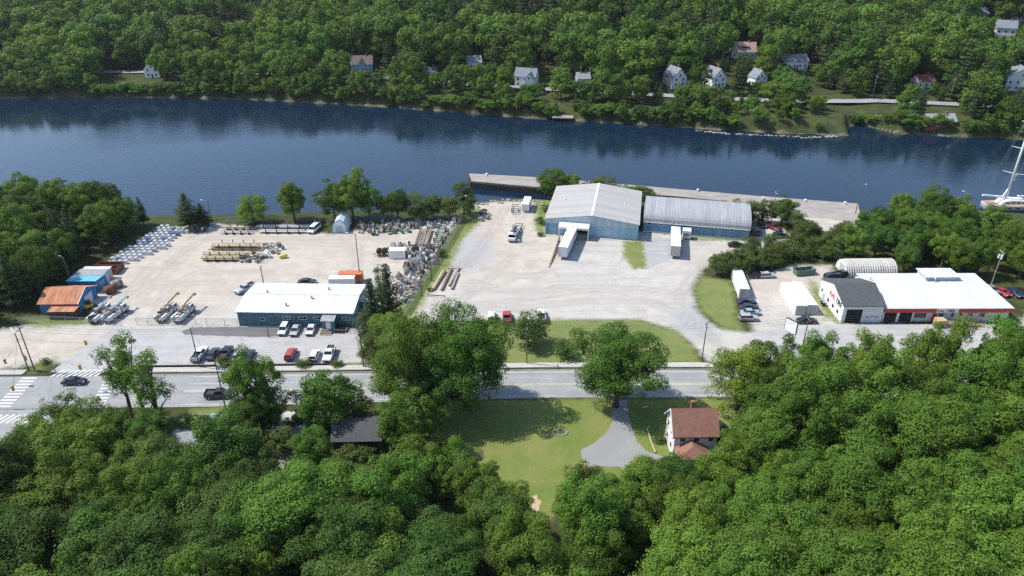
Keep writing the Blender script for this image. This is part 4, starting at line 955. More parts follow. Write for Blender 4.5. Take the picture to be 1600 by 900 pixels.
# C  arched hut in the yard
p, rz, L = base(G(519.5, 364), G(543.5, 363.6)); o = thing('arched_hut', 'pale blue arched hut with dark trim standing in the yard', 'hut', p, rz); Wd = 8.
prof = [(0, 0), (.05 * L, .46 * L), (.22 * L, .76 * L), (.5 * L, .94 * L), (.78 * L, .76 * L), (.95 * L, .46 * L), (L, 0)]
b = MB(); b.prism(prof, 'y', 0, Wd); b.obj('shell', 'pale_blue_hut', o)
for y in (-.06, Wd - .1):
    for q0, q1 in zip(prof[:-1], prof[1:]): b = MB(); b.tube([(q0[0], y, q0[1]), (q1[0], y, q1[1])], .13, 4); b.obj('trim', 'wall_deepblue', o)
door(o, L * .47, L * .5, L * .5, 0., 'door_roll', name='roll_door'); door(o, L * .87, .01 + .5, 1.7, 0., 'wall_paleblue')

# D  warehouse
p, rz, L = base(G(852, 365), G(996, 375.5)); W = 28.; WH_P, WH_RZ = p, rz
o = thing('warehouse', 'large light blue metal warehouse with a wide pale gable roof', 'warehouse', p, rz)
gable_wall(o, 0, L, 0, W, 5.0, 6.9, 'wall_steelblue', 'y'); r = gable_roof(o, 0, L, 0, W, 5.0, 6.9, 'roof_warehouse', 'y', .3, .16)
b = MB(); b.prism([(-.02, 3.7), (L + .02, 3.7), (L + .02, 5.0), (L / 2, 6.86), (-.02, 5.0)], 'y', -.06, -.02); b.obj('gable_band', 'wall_paleblue', o)
for xs_, z0_ in (((-.3, L / 2), (4.97, 6.93)), ((L / 2, L + .3), (6.93, 4.97))):
    b = MB(); b.prism([(xs_[0], z0_[0] - .05), (xs_[1], z0_[1] - .05), (xs_[1], z0_[1] + .2), (xs_[0], z0_[0] + .2)], 'y', -.40, -.30); b.obj('bargeboard', 'wall_paleblue', r)
b = MB(); b.prism([(L / 2 - .35, 7.0), (L / 2 + .35, 7.0), (L / 2, 7.2)], 'y', -.35, W + .3); b.obj('ridge_cap', 'trim_white', r)
b = MB(); b.bb(.1, 1.1, -.05, -.02, 0, 3.7); b.obj('corner_panel', 'wall_deepblue', o)
door(o, 2.7, 2.9, 3.5, 0., 'door_blue', name='roll_door'); door(o, 18.8, 2.4, 2.4, 0., 'door_roll', z0=1.1, name='dock_door')
b = MB(); b.bb(9.8, 13.0, -.05, -.01, .3, 3.6); b.obj('dock_opening', 'dark_inside', o)
c = MB(); c.prism([(-3.2, 3.75), (0, 4.3), (0, 4.45), (-3.2, 3.95)], 'x', 4.3, 13.4); cn = c.obj('canopy', 'roof_white_metal', o)
b = MB(); b.bb(4.3, 13.4, -3.28, -3.2, 3.3, 3.96); b.obj('canopy_fascia', 'trim_white', cn)
for k in range(6): b = MB(); b.bb(5.3 + 1.3 * k, 6.0 + 1.3 * k, -3.31, -3.28, 3.4, 3.55); b.obj('rust_patch', 'tan_fence', cn)
for x in (4.5, 13.2): b = MB(); b.bb(x - .12, x + .12, -3.15, -2.9, 0, 3.8); b.obj('canopy_post', 'trim_white', cn)
b = MB(); b.bb(13.25, 13.4, -2.9, 0, 0, 3.6); b.obj('side_screen', 'wall_paleblue', cn); b = MB(); b.bb(9.3, 13.2, -1.6, -.06, 0, 1.1); b.obj('dock', 'concrete', o)
for k in range(3): vent(r, 4 + 9.5 * k, 15, 5.6 if k != 1 else 6.9, .3, .3)
b = MB(); b.bb(17.2, 20.6, -1.2, -.08, 0, .12); b.obj('door_sill', 'concrete', o)
rw = thing('retaining_wall', 'brown sloping timber wall beside the docked white trailer', 'wall'); a0 = Vector(G(874, 376)); a1 = Vector(G(858, 418)); n_ = 10
for k in range(n_):
    q = a0.lerp(a1, (k + .5) / n_); d = a1 - a0; b = MB(); hh = 1.5 * (1 - k / n_) + .12; b.box((q.x, q.y, hh / 2), (d.length / n_ - .03, .3, hh), atan2(d.y, d.x)); b.obj('timber', 'timber_weathered', rw)

# E  long building with arched roof
p, rz, L = base(G(1004.5, 361.5), G(1169, 375)); W = 16.
o = thing('arched_building', 'long blue building with a grey arched roof beside the warehouse', 'building', p, rz)
b = MB(); b.bb(0, L, 0, W, 0, 3.3); b.obj('wall', 'wall_deepblue', o)
def arch(w, z0, rise, n=16, over=.3): return [((w / 2) - (w / 2 + over) * cos(pi * k / n), z0 + rise * sin(pi * k / n) ** .85) for k in range(n + 1)]
ar = arch(W, 3.3, 4.0); th_ = [(y, z + .16) for y, z in ar[::-1]]
b = MB(); b.prism(ar, 'x', .1, L - .1); b.obj('end_wall', 'wall_deepblue', o)
b = MB()
for (q0, q1) in zip(ar[:-1], ar[1:]): b.prism([q0, q1, (q1[0], q1[1] + .18), (q0[0], q0[1] + .18)], 'x', -.2, L + .2)
b.obj('roof', 'roof_arched', o); gutter(o, -.2, L + .2, -.3, 3.35, 'trim_white')
for k in range(9): window(o, 1.75 + k * (L - 3.4) / 8, 2.75, 1.25, .7, 0.)
window(o, L * .72, 1.1, .9, .6, 0.); b = MB(); b.bb(0, L, -.12, -.01, 0, .3); b.obj('plinth', 'trim_white', o)
for x in (8.7, 11.8):
    b = MB(); b.tube([(x, -.35, .6), (x, -.35, 3.9)], .06, 6); b.obj('service_pipe', 'steel', o)

# F  tyre shop
p, rz, L = base(G(1313, 504), G(1573.5, 503.5))
o = thing('tyre_shop', 'white-roofed tyre shop with orange fascia and a dark gabled bay', 'shop', p, rz); gx = 9.6; W = 14.
gable_wall(o, 0, gx, 0, W, 4.6, 7.0, 'siding_white', 'x', 0, 'gable_wall'); r = gable_roof(o, 0, gx, 0, W, 4.6, 7.0, 'shingle_charcoal', 'x', .3, .16, 'gable_roof')
b = MB(); b.bb(gx, L, .4, 16.6, 0, 3.95); b.obj('wall', 'wall_shop', o)
b = MB(); b.prism([(-.32, 3.92), (17, 4.5), (17, 4.68), (-.32, 4.04)], 'x', gx + .3, L + .4); mr = b.obj('flat_roof', 'roof_white_metal', o)
b = MB(); b.bb(gx + .35, L + .35, -.28, .38, 2.85, 3.90); b.obj('fascia', 'fascia_orange', o); pass
b = MB(); b.bb(26., 34., 13.2, 17.6, 4., 5.5); pb = b.obj('penthouse', 'wall_paleblue', o); b = MB(); b.bb(25.6, 34.6, 12.8, 18., 5.5, 5.66); b.obj('penthouse_roof', 'roof_white_metal', pb)
for x, y, h in ((12., 13.5, 1.0), (28, 12.5, 1.1), (20.2, 11.5, .25)): vent(mr, x, y, 4.4, .28, h, 'steel' if h > .5 else 'trim_white', 'flue')
b = MB(); b.bb(.9, 4.7, -.05, -.01, 0, 3.6); b.obj('bay_opening', 'dark_inside', o); bd = door(o, 7.1, 3.9, 3.6, 0., 'door_white', name='bay_door', handle=False)
for k in range(3): b = MB(); b.bb(5.8 + 1.1 * k, 6.4 + 1.1 * k, -.10, -.075, 1.5, 1.75); b.obj('door_light', 'window_glass', bd)
for x0, x1 in ((10.3, 13.3), (13.9, 17.)): b = MB(); b.bb(x0, x1, .33, .39, 0, 2.7); b.obj('bay_opening', 'dark_inside', o)
for x0, x1 in ((10.1, 10.3), (13.3, 13.9), (17., 17.3)): b = MB(); b.bb(x0, x1, .25, .39, 0, 2.9); b.obj('bay_jamb', 'trim_white', o)
window(o, 19., 1.7, 2.8, 1.2, .4, frame='black_paint', bars=1)
for x in (26.7, 28.7): window(o, x, 1.9, .9, 1.3, .4)
for x in (30.9, 33.9): window(o, x, 1.8, 1.4, 1.2, .4, bars=1)
door(o, 24., 1.1, 2.2, .4); door(o, 37.8, 1.0, 2.2, .4); door(o, 22.4, .9, 2.2, .4, 'logo_red')
b = MB(); b.bb(22.2, 27.4, -.36, -.285, 2.86, 3.9); sg = b.obj('sign_board', 'trim_white', o)
text(sg, 'KAL', 1.0, (22.3, -.37, 3.03), (pi / 2, 0, 0), 'logo_red'); text(sg, 'TIRE', 1.0, (24.55, -.37, 3.03), (pi / 2, 0, 0), 'black_paint')
text(o, 'KAL', 1.75, (-.04, 8.3, 3.3), (pi / 2, 0, -pi / 2), 'logo_red'); text(o, 'TIRE', 1.75, (-.04, 4.6, 3.3), (pi / 2, 0, -pi / 2), 'black_paint')
for y in (2.6, 5.4, 8.4): window(o, y, 1.6, .9, .8, 0., '-x', 'black_paint')
door(o, 11.2, .9, 2., 0., 'wall_grey', '-x'); window(o, 12.6, 2.2, .7, .7, 0., '-x', 'black_paint')
for k, (x, y) in enumerate(((-.9, 9.3), (-1.0, 8.2))):
    q = thing('waste_drum', ('dark waste drum against the white gable wall', 'dark waste drum nearer the road against the white gable wall')[k], 'drum', p + Vector((x, y, 0))); b = MB(); b.cyl((0, 0, 0), (0, 0, 1.), .42, 10); b.obj('body', 'black_paint', q); b = MB(); b.cyl((0, 0, 1.), (0, 0, 1.08), .45, 10); b.obj('lid', 'steel', q)
# ribbed hut behind the shop
p = P(1322, 434); o = thing('ribbed_hut', 'ribbed metal arch hut behind the tyre shop', 'hut', p, .02); HL, HWd, HH = 14.0, 7.0, 3.5; b = MB(); n = 14; m_ = 86; vs = []
for i in range(m_ + 1):
    bul = .2 * (0.5 + .5 * cos(i * pi / 2))
    for k in range(n + 1): a_ = pi * k / n; vs.append((HL * i / m_, HWd / 2 - (HWd / 2 + bul) * cos(a_), (HH + bul) * sin(a_)))
b.add(vs, [(i * (n + 1) + k, (i + 1) * (n + 1) + k, (i + 1) * (n + 1) + k + 1, i * (n + 1) + k + 1) for i in range(m_) for k in range(n)]); b.obj('shell', 'hut_metal', o)
b = MB(); b.prism([(HWd / 2 - (HWd / 2) * cos(pi * k / n), HH * sin(pi * k / n)) for k in range(n + 1)], 'x', .05, .2); b.obj('end_wall', 'siding_white', o); door(o, HWd * .5, 2.6, 2.6, .05, 'wall_grey', '-x')
# shop pylon sign
p = P(1229, 545); o = thing('pylon_sign', 'tilted-looking white sign panel with black frame on a dark post', 'sign', p, -.95)
b = MB(); b.cyl((0, 0, 0), (0, 0, 4.4), .12, 8); b.obj('post', 'black_paint', o); b = MB(); b.bb(-1.5, 1.5, -.2, .2, 4.4, 7.6); b.obj('cabinet', 'black_paint', o)
for s_ in (-1, 1): b = MB(); b.bb(-1.4, 1.4, s_ * .2 - .02, s_ * .2 + .02, 4.5, 7.5); b.obj('panel', 'trim_white', o)
# timber crate, ramp and covered heap in front of the shop
p = P(1465, 513); o = thing('timber_crate', 'pale plywood crate in front of the tyre shop windows', 'crate', p, .15); b = MB(); b.bb(0, 2.2, 0, 2., 0, 1.9); b.obj('box', 'wood_new', o)
for z in (.0, .9, 1.8): b = MB(); b.bb(-.05, 2.25, -.06, 0, z, z + .14); b.obj('batten', 'timber_weathered', o)
p = P(1476, 511); o = thing('access_ramp', 'long wooden ramp with rail along the tyre shop front', 'ramp', p, 0.)
b = MB(); b.prism([(0, .0), (9.5, .0), (9.5, .15), (0, .95)], 'y', 0, 1.5); b.obj('ramp', 'deck_board', o)
for k in range(8): b = MB(); b.bb(.1 + 1.3 * k, .2 + 1.3 * k, -.08, 0, 0, 1.9 - .1 * k); b.obj('railing_post', 'wood_new', o)
for z in (0., -.5): b = MB(); b.prism([(0, 1.75 + z), (9.6, 1.0 + z), (9.6, 1.12 + z), (0, 1.87 + z)], 'y', -.12, -.05); b.obj('rail', 'wood_new', o)
def heap_mesh(seed, r, h, n=14, rings=5):
    rs_ = np.random.default_rng(seed); vs = [(0, 0, h)]; fs = []
    for i in range(1, rings + 1):
        for k in range(n):
            t = i / rings; a_ = 2 * pi * k / n; rr = r * t * rs_.uniform(.9, 1.1); vs.append((rr * cos(a_), rr * sin(a_), h * (1 - t ** 1.3) * rs_.uniform(.8, 1.1) - .02 * t))
    fs += [(0, 1 + k, 1 + (k + 1) % n) for k in range(n)]
    for i in range(rings - 1):
        for k in range(n): a_ = 1 + i * n + k; c_ = 1 + i * n + (k + 1) % n; fs.append((a_, a_ + n, c_ + n, c_))
    b = MB(); b.add(vs, fs); return b
q = heap_mesh(3, 2.5, 1.0).obj('gravel_heap', 'rock'); q.location = P(1558, 517); tag(q, 'grey covered heap beside the right end of the tyre shop', 'heap')

# G  white house with brown roofs, gazebo; H  dark shed;  I  hidden roof
p = P(1050, 716); o = thing('house', 'white two-storey house with a brown roof below the road', 'house', p, .03); w_, d_, e_, rd = 7.6, 6.2, 5.4, 8.7
gable_wall(o, 0, w_, 0, d_, e_, rd, 'siding_white'); r = gable_roof(o, 0, w_, 0, d_, e_, rd, 'shingle_brown', 'x', .45, .2)
b = MB(); b.bb(3.3, 3.9, d_ / 2 + .2, d_ / 2 + .8, 8, 10.1); b.obj('chimney', 'brick', r)
for x in (-.42,):
    for q0, q1 in (((-.45, e_ - .45), (d_ / 2, rd)), ((d_ / 2, rd), (d_ + .45, e_ - .45))): b = MB(); b.prism([(q0[0], q0[1] - .1), (q1[0], q1[1] - .1), (q1[0], q1[1] + .2), (q0[0], q0[1] + .2)], 'x', x - .12, x); b.obj('bargeboard', 'trim_white', r)
for x in (1.5, 4., 6.6): window(o, x, 4.4, 1.1, 1.3, 0.)
for y in (1.8, 4.6):
    for z in (1.7, 4.5): window(o, y, z, 1., 1.4, 0., '-x')
pw = MB(); pw.bb(.4, 5.6, -3.2, 0, 0, 2.7); pp = pw.obj('porch', 'siding_white', o)
b = MB(); b.add([(0, -3.6, 2.7), (6., -3.6, 2.7), (6., .3, 2.7), (0, .3, 2.7), (3., -1.6, 4.3), (3., .2, 4.3)], [(0, 1, 4), (1, 2, 5, 4), (0, 4, 5, 3), (0, 3, 2, 1), (2, 3, 5)]); b.obj('porch_roof', 'shingle_brown', pp)
door(pp, 2., 1., 2.1, -3.2, 'trim_white'); window(pp, 4., 1.6, 1.4, 1.2, -3.2)
p = P(1008, 745); o = thing('gazebo', 'brown hexagonal roof at the end of the grey driveway', 'gazebo', p); R_ = 2.9; b = MB(); hx = [(R_ * cos(pi / 3 * k), R_ * sin(pi / 3 * k)) for k in range(6)]
b.add([(x, y, 2.4) for x, y in hx] + [(0, 0, 4.1)], [(k, (k + 1) % 6, 6) for k in range(6)] + [tuple(range(5, -1, -1))]); b.obj('roof', 'shingle_brown', o)
for x, y in hx: b = MB(); b.cyl((x * .86, y * .86, 0), (x * .86, y * .86, 2.5), .09, 6); b.obj('post', 'siding_white', o)
b = MB(); b.prism([(x * .9, y * .9) for x, y in hx], 'z', 0, .2); b.obj('floor', 'deck_board', o)
fp = [G(*q) for q in ((1015, 667), (1011, 671), (1017, 690), (1024, 708))]; o = thing('garden_edging', 'pale timber edging round the flower bed left of the house', 'edging')
for q0, q1 in zip(fp[:-1], fp[1:]):
    d = Vector(q1) - Vector(q0); b = MB(); b.box(((q0[0] + q1[0]) / 2, (q0[1] + q1[1]) / 2, .15), (d.length, .25, .3), atan2(d.y, d.x)); b.obj('timber', 'tan_fence', o)
p = P(522, 706); o = thing('garden_shed', 'shed with a charcoal shingle roof among the trees below the road', 'shed', p, .03)
gable_wall(o, 0, 8.6, 0, 7., 2.7, 4.7, 'timber_dark'); gable_roof(o, 0, 8.6, 0, 7., 2.7, 4.7, 'shingle_charcoal', 'x', .4, .15); door(o, 6.6, 2.4, 2.2, 0., 'dark_inside'); window(o, 2.5, 1.5, 1.1, 1., 0.)
p = P(262, 734); o = thing('house', 'low house with a grey roof almost hidden by the front wood', 'house', p, .03)
gable_wall(o, 0, 10, 0, 7.5, 3., 5., 'wall_grey'); gable_roof(o, 0, 10, 0, 7.5, 3., 5., 'roof_grey', 'x', .4, .15); door(o, 5, 1., 2.1, 0.); window(o, 2.5, 1.6, 1.3, 1.1, 0.); window(o, 7.8, 1.6, 1.3, 1.1, 0.)

# shipping containers and trailers
mat('container_white', (.80, .80, .80), .45, .03, 1.); mat('container_orange', (.52, .16, .07), .6, .12, 1.); mat('container_grey', (.50, .50, .48), .6, .08, 1.)
mat('tyre', (.02, .02, .021), .85, .1); mat('trailer_white', (.62, .64, .66), .4, .06, .6, dirt=(.42, .42, .42), dirt_amt=.4); mat('trailer_old', (.50, .47, .44), .6, .08, .6, dirt=(.36, .30, .26), dirt_amt=.6)
def container(label, px, py, L, rz, m='container_white', end='container_grey', w=2.44, h=2.75, group=None):
    o = thing('shipping_container', label, 'container', P(px, py), rz, group); b = MB(); n = int(L / .28)
    zig = []
    for k in range(n): x0 = L * k / n; s = L / n; zig += [(x0, 0.), (x0 + s * .35, 0.), (x0 + s * .5, .05), (x0 + s * .85, .05)]
    zig.append((L, 0))
    b.prism([(-w / 2 + v, u) for u, v in zig] + [(w / 2 - v, u) for u, v in zig[::-1]], 'z', .15, h - .08); b.obj('body', m, o)
    b = MB(); b.bb(-w / 2 - .02, w / 2 + .02, -.02, L + .02, h - .08, h); b.obj('roof', m, o); b = MB(); b.bb(-w / 2 - .02, w / 2 + .02, -.02, L + .02, 0, .15); b.obj('sill', end, o)
    for s in (-1, 1):
        b = MB(); b.bb(min(s * .04, s * (w / 2 - .1)), max(s * .04, s * (w / 2 - .1)), -.07, -.02, .18, h - .1); d = b.obj('door', end, o)
        for k in (.3, .75): b = MB(); b.tube([(s * k * w / 2, -.11, .2), (s * k * w / 2, -.11, h - .15)], .035, 5); b.obj('lock_rod', 'steel', d)
    return o
container('long white shipping container beside the dry grass island', 1161.5, 466, 12.2, -.10); container('white shipping container with grey doors, left of the pair by the tyre shop', 1249, 492.5, 12.2, -.02); container('white shipping container with grey doors, right of the pair by the tyre shop', 1266.5, 491.5, 12.2, -.02)
container('orange container standing behind the office roof', 531, 440, 6.2, -pi / 2 + .03, 'container_orange', 'rust', 2.44, 2.7)
container('white container standing in front of the orange container', 516, 446, 6.6, -pi / 2 + .03, 'container_white', 'container_grey', 2.44, 2.5)
container('small white container on the trailer park of the scrap rows', 609, 402, 4.6, -pi / 2 + .02, 'container_white', 'wall_paleblue', 2.44, 2.6)
def wheel(parent, x, y, r, w, name='wheel'):
    b = MB(); b.cyl((x - w / 2, y, r), (x + w / 2, y, r), r, 14); o = b.obj(name, 'tyre', parent); s = 1 if x > 0 else -1
    b = MB(); b.cyl((x + s * (w / 2 - .02), y, r), (x + s * (w / 2 + .015), y, r), r * .58, 10); b.obj('rim', 'steel', o); return o
def trailer(label, px, py, L, rz, m):
    o = thing('semi_trailer', label, 'trailer', P(px, py), rz, 'box trailers at the loading docks'); w, h0, h1 = 2.6, 1.15, 4.1
    b = MB(); b.bb(-w / 2, w / 2, 0, L, h0, h1 - .06); b.obj('box', m, o); b = MB(); b.bb(-w / 2 - .02, w / 2 + .02, -.02, L + .02, h1 - .06, h1); b.obj('roof', 'container_white', o)
    b = MB(); b.bb(-w / 2 - .02, w / 2 + .02, -.03, L + .02, h0 - .16, h0); b.obj('side_rail', 'steel', o)
    for x in (-w / 2, w / 2): b = MB(); b.bb(x - .05, x + .05, -.06, .05, h0, h1); b.obj('corner_post', 'steel', o)
    b = MB(); b.bb(-.5, .5, .5, L - .5, h0 - .4, h0 - .16); b.obj('chassis', 'black_paint', o)
    for y in (L - 2.2, L - 3.5):
        for x in (-1.0, 1.0): wheel(o, x, y, .5, .5)
    for x in (-.9, .9): b = MB(); b.bb(x - .08, x + .08, 2.6, 2.8, .1, h0); b.bb(x - .2, x + .2, 2.5, 2.9, 0, .1); b.obj('landing_leg', 'steel', o)
    return o
trailer('white box trailer backed under the warehouse canopy', 879, 406.5, 15.2, -.26, 'trailer_white'); trailer('dusty box trailer backed up to the arched-roof building', 1054, 405, 14.0, -.19, 'trailer_old')
p = P(1072, 375); o = thing('reefer_unit', 'small white box on legs beside the dusty trailer', 'unit', p, -.2); b = MB(); b.bb(-1.2, 1.2, 0, 2.6, .5, 2.9); b.obj('box', 'container_white', o)
for x in (-1, 1):
    for y in (.2, 2.4): b = MB(); b.bb(x - .1, x + .1, y - .1, y + .1, 0, .5); b.obj('leg', 'steel', o)
b = MB(); b.bb(-.8, .8, -.05, 0, 1.3, 2.2); b.obj('grille', 'wood_grey', o)
# ---------------------------------------------------------------- vehicles
for n_, c_ in (('white', (.72, .73, .74)), ('black', (.012, .012, .014)), ('charcoal', (.035, .037, .042)), ('silver', (.42, .44, .46)), ('red', (.42, .03, .035)), ('maroon', (.13, .03, .035)), ('navy', (.02, .035, .075)), ('champagne', (.40, .38, .36)), ('skyblue', (.25, .34, .42)), ('yellow', (.70, .52, .03)), ('grey', (.20, .21, .22))):
    mat('car_' + n_, c_, .32, .03, .8, spec=.5, coat=.6)
mat('headlamp', (.70, .72, .74), .15, .02); mat('taillamp', (.30, .01, .01), .25, .02); mat('trim_black', (.025, .025, .027), .6, .05); mat('boom_orange', (.68, .33, .06), .5, .1, 1.); mat('bed_liner', (.05, .05, .052), .9, .1)
mat('truck_white', (.66, .67, .67), .45, .08, .8, dirt=(.35, .33, .31), dirt_amt=.3)
def loft(b, secs):
    """stack of (z, x0, x1, half width) rings"""
    vs = []; 
    for z, x0, x1, hw in secs: vs += [(x0, -hw, z), (x1, -hw, z), (x1, hw, z), (x0, hw, z)]
    fs = [(3, 2, 1, 0), tuple(range(len(vs) - 4, len(vs)))]
    for i in range(len(secs) - 1): fs += [(4 * i + k, 4 * i + (k + 1) % 4, 4 * i + 4 + (k + 1) % 4, 4 * i + 4 + k) for k in range(4)]
    return b.add(vs, fs)
SPEC = dict(sedan=(4.75, 1.82, 1.45, .92), suv=(4.7, 1.88, 1.70, 1.05), hatch=(4.2, 1.78, 1.52, .95), pickup=(5.75, 1.98, 1.85, 1.12), van=(5.4, 2.0, 2.1, 1.15))
def car_wheel(parent, x, y, r):
    b = MB(); b.cyl((x, y - .11, r), (x, y + .11, r), r, 12); o = b.obj('wheel', 'tyre', parent); s = 1 if y > 0 else -1
    b = MB(); b.cyl((x, y + s * .09, r), (x, y + s * .125, r), r * .6, 8); b.obj('rim', 'steel', o)
def vehicle(kind, color, label, px, py, heading, cat=None, group=None):
    L, W, H, belt = SPEC[kind]; h = L / 2; hw = W / 2; m = 'car_' + color
    o = thing('parked_car' if kind != 'pickup' else 'pickup_truck', label, cat or ('pickup' if kind == 'pickup' else 'car'), P(px, py, .03), heading, group)
    if kind == 'pickup':
        prof = [(-h, .42), (h - .05, .38), (h, .62), (h - .08, .98), (h - .3, 1.10), (.95, belt + .06), (-.70, belt), (-h + .02, belt)]; gh = (-.72, 1.15, -.62, .58)
    elif kind == 'sedan':
        prof = [(-h, .36), (h - .04, .28), (h, .55), (h - .12, .76), (.95, belt), (-1.35, belt + .02), (-h + .08, belt - .04), (-h, .7)]; gh = (-1.75, 1.10, -1.05, .30)
    else:
        prof = [(-h, .38), (h - .04, .3), (h, .6), (h - .1, .86), (h - .55, belt - .07), (1.05 if kind != 'van' else 1.7, belt), (-h + .05, belt), (-h, .8)]; gh = (-h + .06, 1.15 if kind != 'van' else 1.75, -h + .35, .42 if kind != 'van' else 1.25)
    b = MB(); b.prism(prof, 'y', -hw, hw); body = b.obj('body', m, o, bevel=.09)
    a0, a1, c0, c1 = gh
    b = MB(); loft(b, [(belt - .04, a0, a1, hw * .93), (H - .07, c0, c1, hw * .78)]); b.obj('windows', 'window_glass', o)
    b = MB(); loft(b, [(H - .09, c0 - .05, c1 + .05, hw * .80), (H - .01, c0 + .03, c1 - .06, hw * .74)])
    def lerp3(p, q, t): return tuple(p[i] + (q[i] - p[i]) * t for i in range(3))
    for s in (-1, 1):
        for xa, xc in ((a0, c0), (a1, c1), ((a0 + a1) / 2 - .1, (c0 + c1) / 2)):
            b.tube([(xa, s * hw * .935, belt - .05), (xc, s * hw * .785, H - .05)], .045, 4)
    b.obj('roof', m, o)
    if kind == 'pickup':
        for q in ((-h + .02, -.75, -hw + .02, -hw + .14), (-h + .02, -.75, hw - .14, hw - .02), (-h + .02, -h + .12, -hw + .14, hw - .14)): b = MB(); b.bb(*q, belt - .02, belt + .30); b.obj('bed_side', m, o)
        b = MB(); b.bb(-h + .12, -.75, -hw + .14, hw - .14, belt - .05, belt + .015); b.obj('bed_floor', 'bed_liner', o)
    r = .36 if kind in ('pickup', 'suv', 'van') else .32
    for x in (h - .92, -h + 1.0):
        for s in (-1, 1): car_wheel(o, x, s * (hw - .09), r)
    for s in (-1, 1):
        b = MB(); b.box((h - .07, s * hw * .74, .74 if kind not in ('pickup',) else .86), (.12, .36, .16)); b.obj('headlight', 'headlamp', o); b = MB(); b.box((-h + .03, s * hw * .80, .82), (.1, .26, .22)); b.obj('taillight', 'taillamp', o)
        b = MB(); b.box((a1 - .25, s * (hw + .06), belt + .06), (.16, .18, .12)); b.obj('mirror', m, o)
    for x in (h - .02, -h + .02): b = MB(); b.box((x, 0, .45), (.14, W * .9, .2)); b.obj('bumper', 'trim_black', o)
    b = MB(); b.box((h - .03, 0, .66), (.06, W * .45, .14)); b.obj('grille', 'trim_black', o)
    return o
S, E_, N_ = -pi / 2, 0., pi / 2
CARS = [
 ('sedan', 'black', 'black sedan crossing the road junction by the crosswalk', 117, 599, .05), ('pickup', 'black', 'black pickup driving along the road', 344, 620, .06),
 ('suv', 'white', 'white SUV, left of three cars parked against the office wall', 444, 518, S), ('sedan', 'silver', 'silver sedan, middle of three cars parked against the office wall', 462, 519, S), ('sedan', 'white', 'white sedan nearest the office porch steps', 486.5, 518, S),
 ('pickup', 'white', 'white pickup at the left end of the roadside parking row', 313, 557, N_ - .05), ('sedan', 'charcoal', 'dark green-black car second from the left in the roadside parking row', 333, 556, N_), ('pickup', 'black', 'black pickup third from the left in the roadside parking row', 353, 556, N_), ('sedan', 'silver', 'silver car fourth from the left in the roadside parking row', 373, 559, N_), ('sedan', 'navy', 'navy car half hidden by the feathery tree', 389, 559, N_),
 ('suv', 'red', 'red SUV beside the feathery roadside tree', 455, 557, N_), ('hatch', 'white', 'small white hatchback between the red SUV and a white pickup', 492, 558.5, N_), ('pickup', 'white', 'white pickup at the right end of the roadside parking row', 515, 557, S),
 ('pickup', 'silver', 'silver pickup in the yard off the corner of the white office roof', 384, 454, -2.2), ('van', 'white', 'white van beside the arched hut', 491, 361, -1.8), ('sedan', 'charcoal', 'dark car behind the white office roof', 480, 443, .1),
 ('suv', 'white', 'white SUV half hidden behind the big roadside tree', 768, 498, N_), ('pickup', 'red', 'red pickup parked at the edge of the gravel lot', 792, 500, N_), ('pickup', 'white', 'white pickup parked beside the thin young tree', 846, 497, N_),
 ('sedan', 'navy', 'dark blue car, first in the row below the white container', 1166, 474.5, .05), ('sedan', 'charcoal', 'dark grey car, second in the row below the white container', 1170, 483, .05), ('sedan', 'skyblue', 'pale blue-grey car, third in the row below the white container', 1172, 491, .05), ('suv', 'champagne', 'silver SUV nearest the road below the white container', 1169, 500, .03),
 ('sedan', 'black', 'black sedan in front of the pair of white containers', 1260.5, 504, .03),
 ('sedan', 'red', 'bright red car right of the tyre shop', 1565, 459, S + .2), ('sedan', 'navy', 'dark car right of the bright red car', 1584, 460.5, S + .2), ('sedan', 'black', 'black car at the right edge of the tyre shop lot', 1601, 462, S + .2), ('sedan', 'grey', 'grey car behind the corner of the tyre shop roof', 1549, 455, S + .2),
 ('sedan', 'black', 'black car near the right end of the arched-roof building', 1150, 385, -.05), ('pickup', 'maroon', 'maroon pickup near the rounded trees by the wharf', 1208, 358, -1.1), ('suv', 'navy', 'dark SUV at the edge of the thicket near the maroon pickup', 1219, 371, .1), ('suv', 'charcoal', 'dark SUV in the shade behind the arched-roof building', 1190, 353, S), ('pickup', 'charcoal', 'dark pickup in the shade at the end of the arched-roof building', 1176, 368, .2),
 ('suv', 'navy', 'dark blue SUV behind the gabled bay of the tyre shop', 1300, 435, .3), ('pickup', 'black', 'black pickup beside the ribbed hut', 1316, 432, .3),
 ('pickup', 'skyblue', 'pale blue pickup on the grass below the road', 336, 661, .1), ('sedan', 'black', 'black car under the thicket edge beside the white container', 1186, 433, .1), ('hatch', 'silver', 'silver car next to the black car at the thicket edge', 1198, 433, .1),
 ('van', 'yellow', 'yellow van showing through the tree tops by the road', 1273, 560, 0.), ('sedan', 'charcoal', 'dark car in the shade right of the brown-roofed house', 1126, 672, -1.)]
for c in CARS: vehicle(*c)

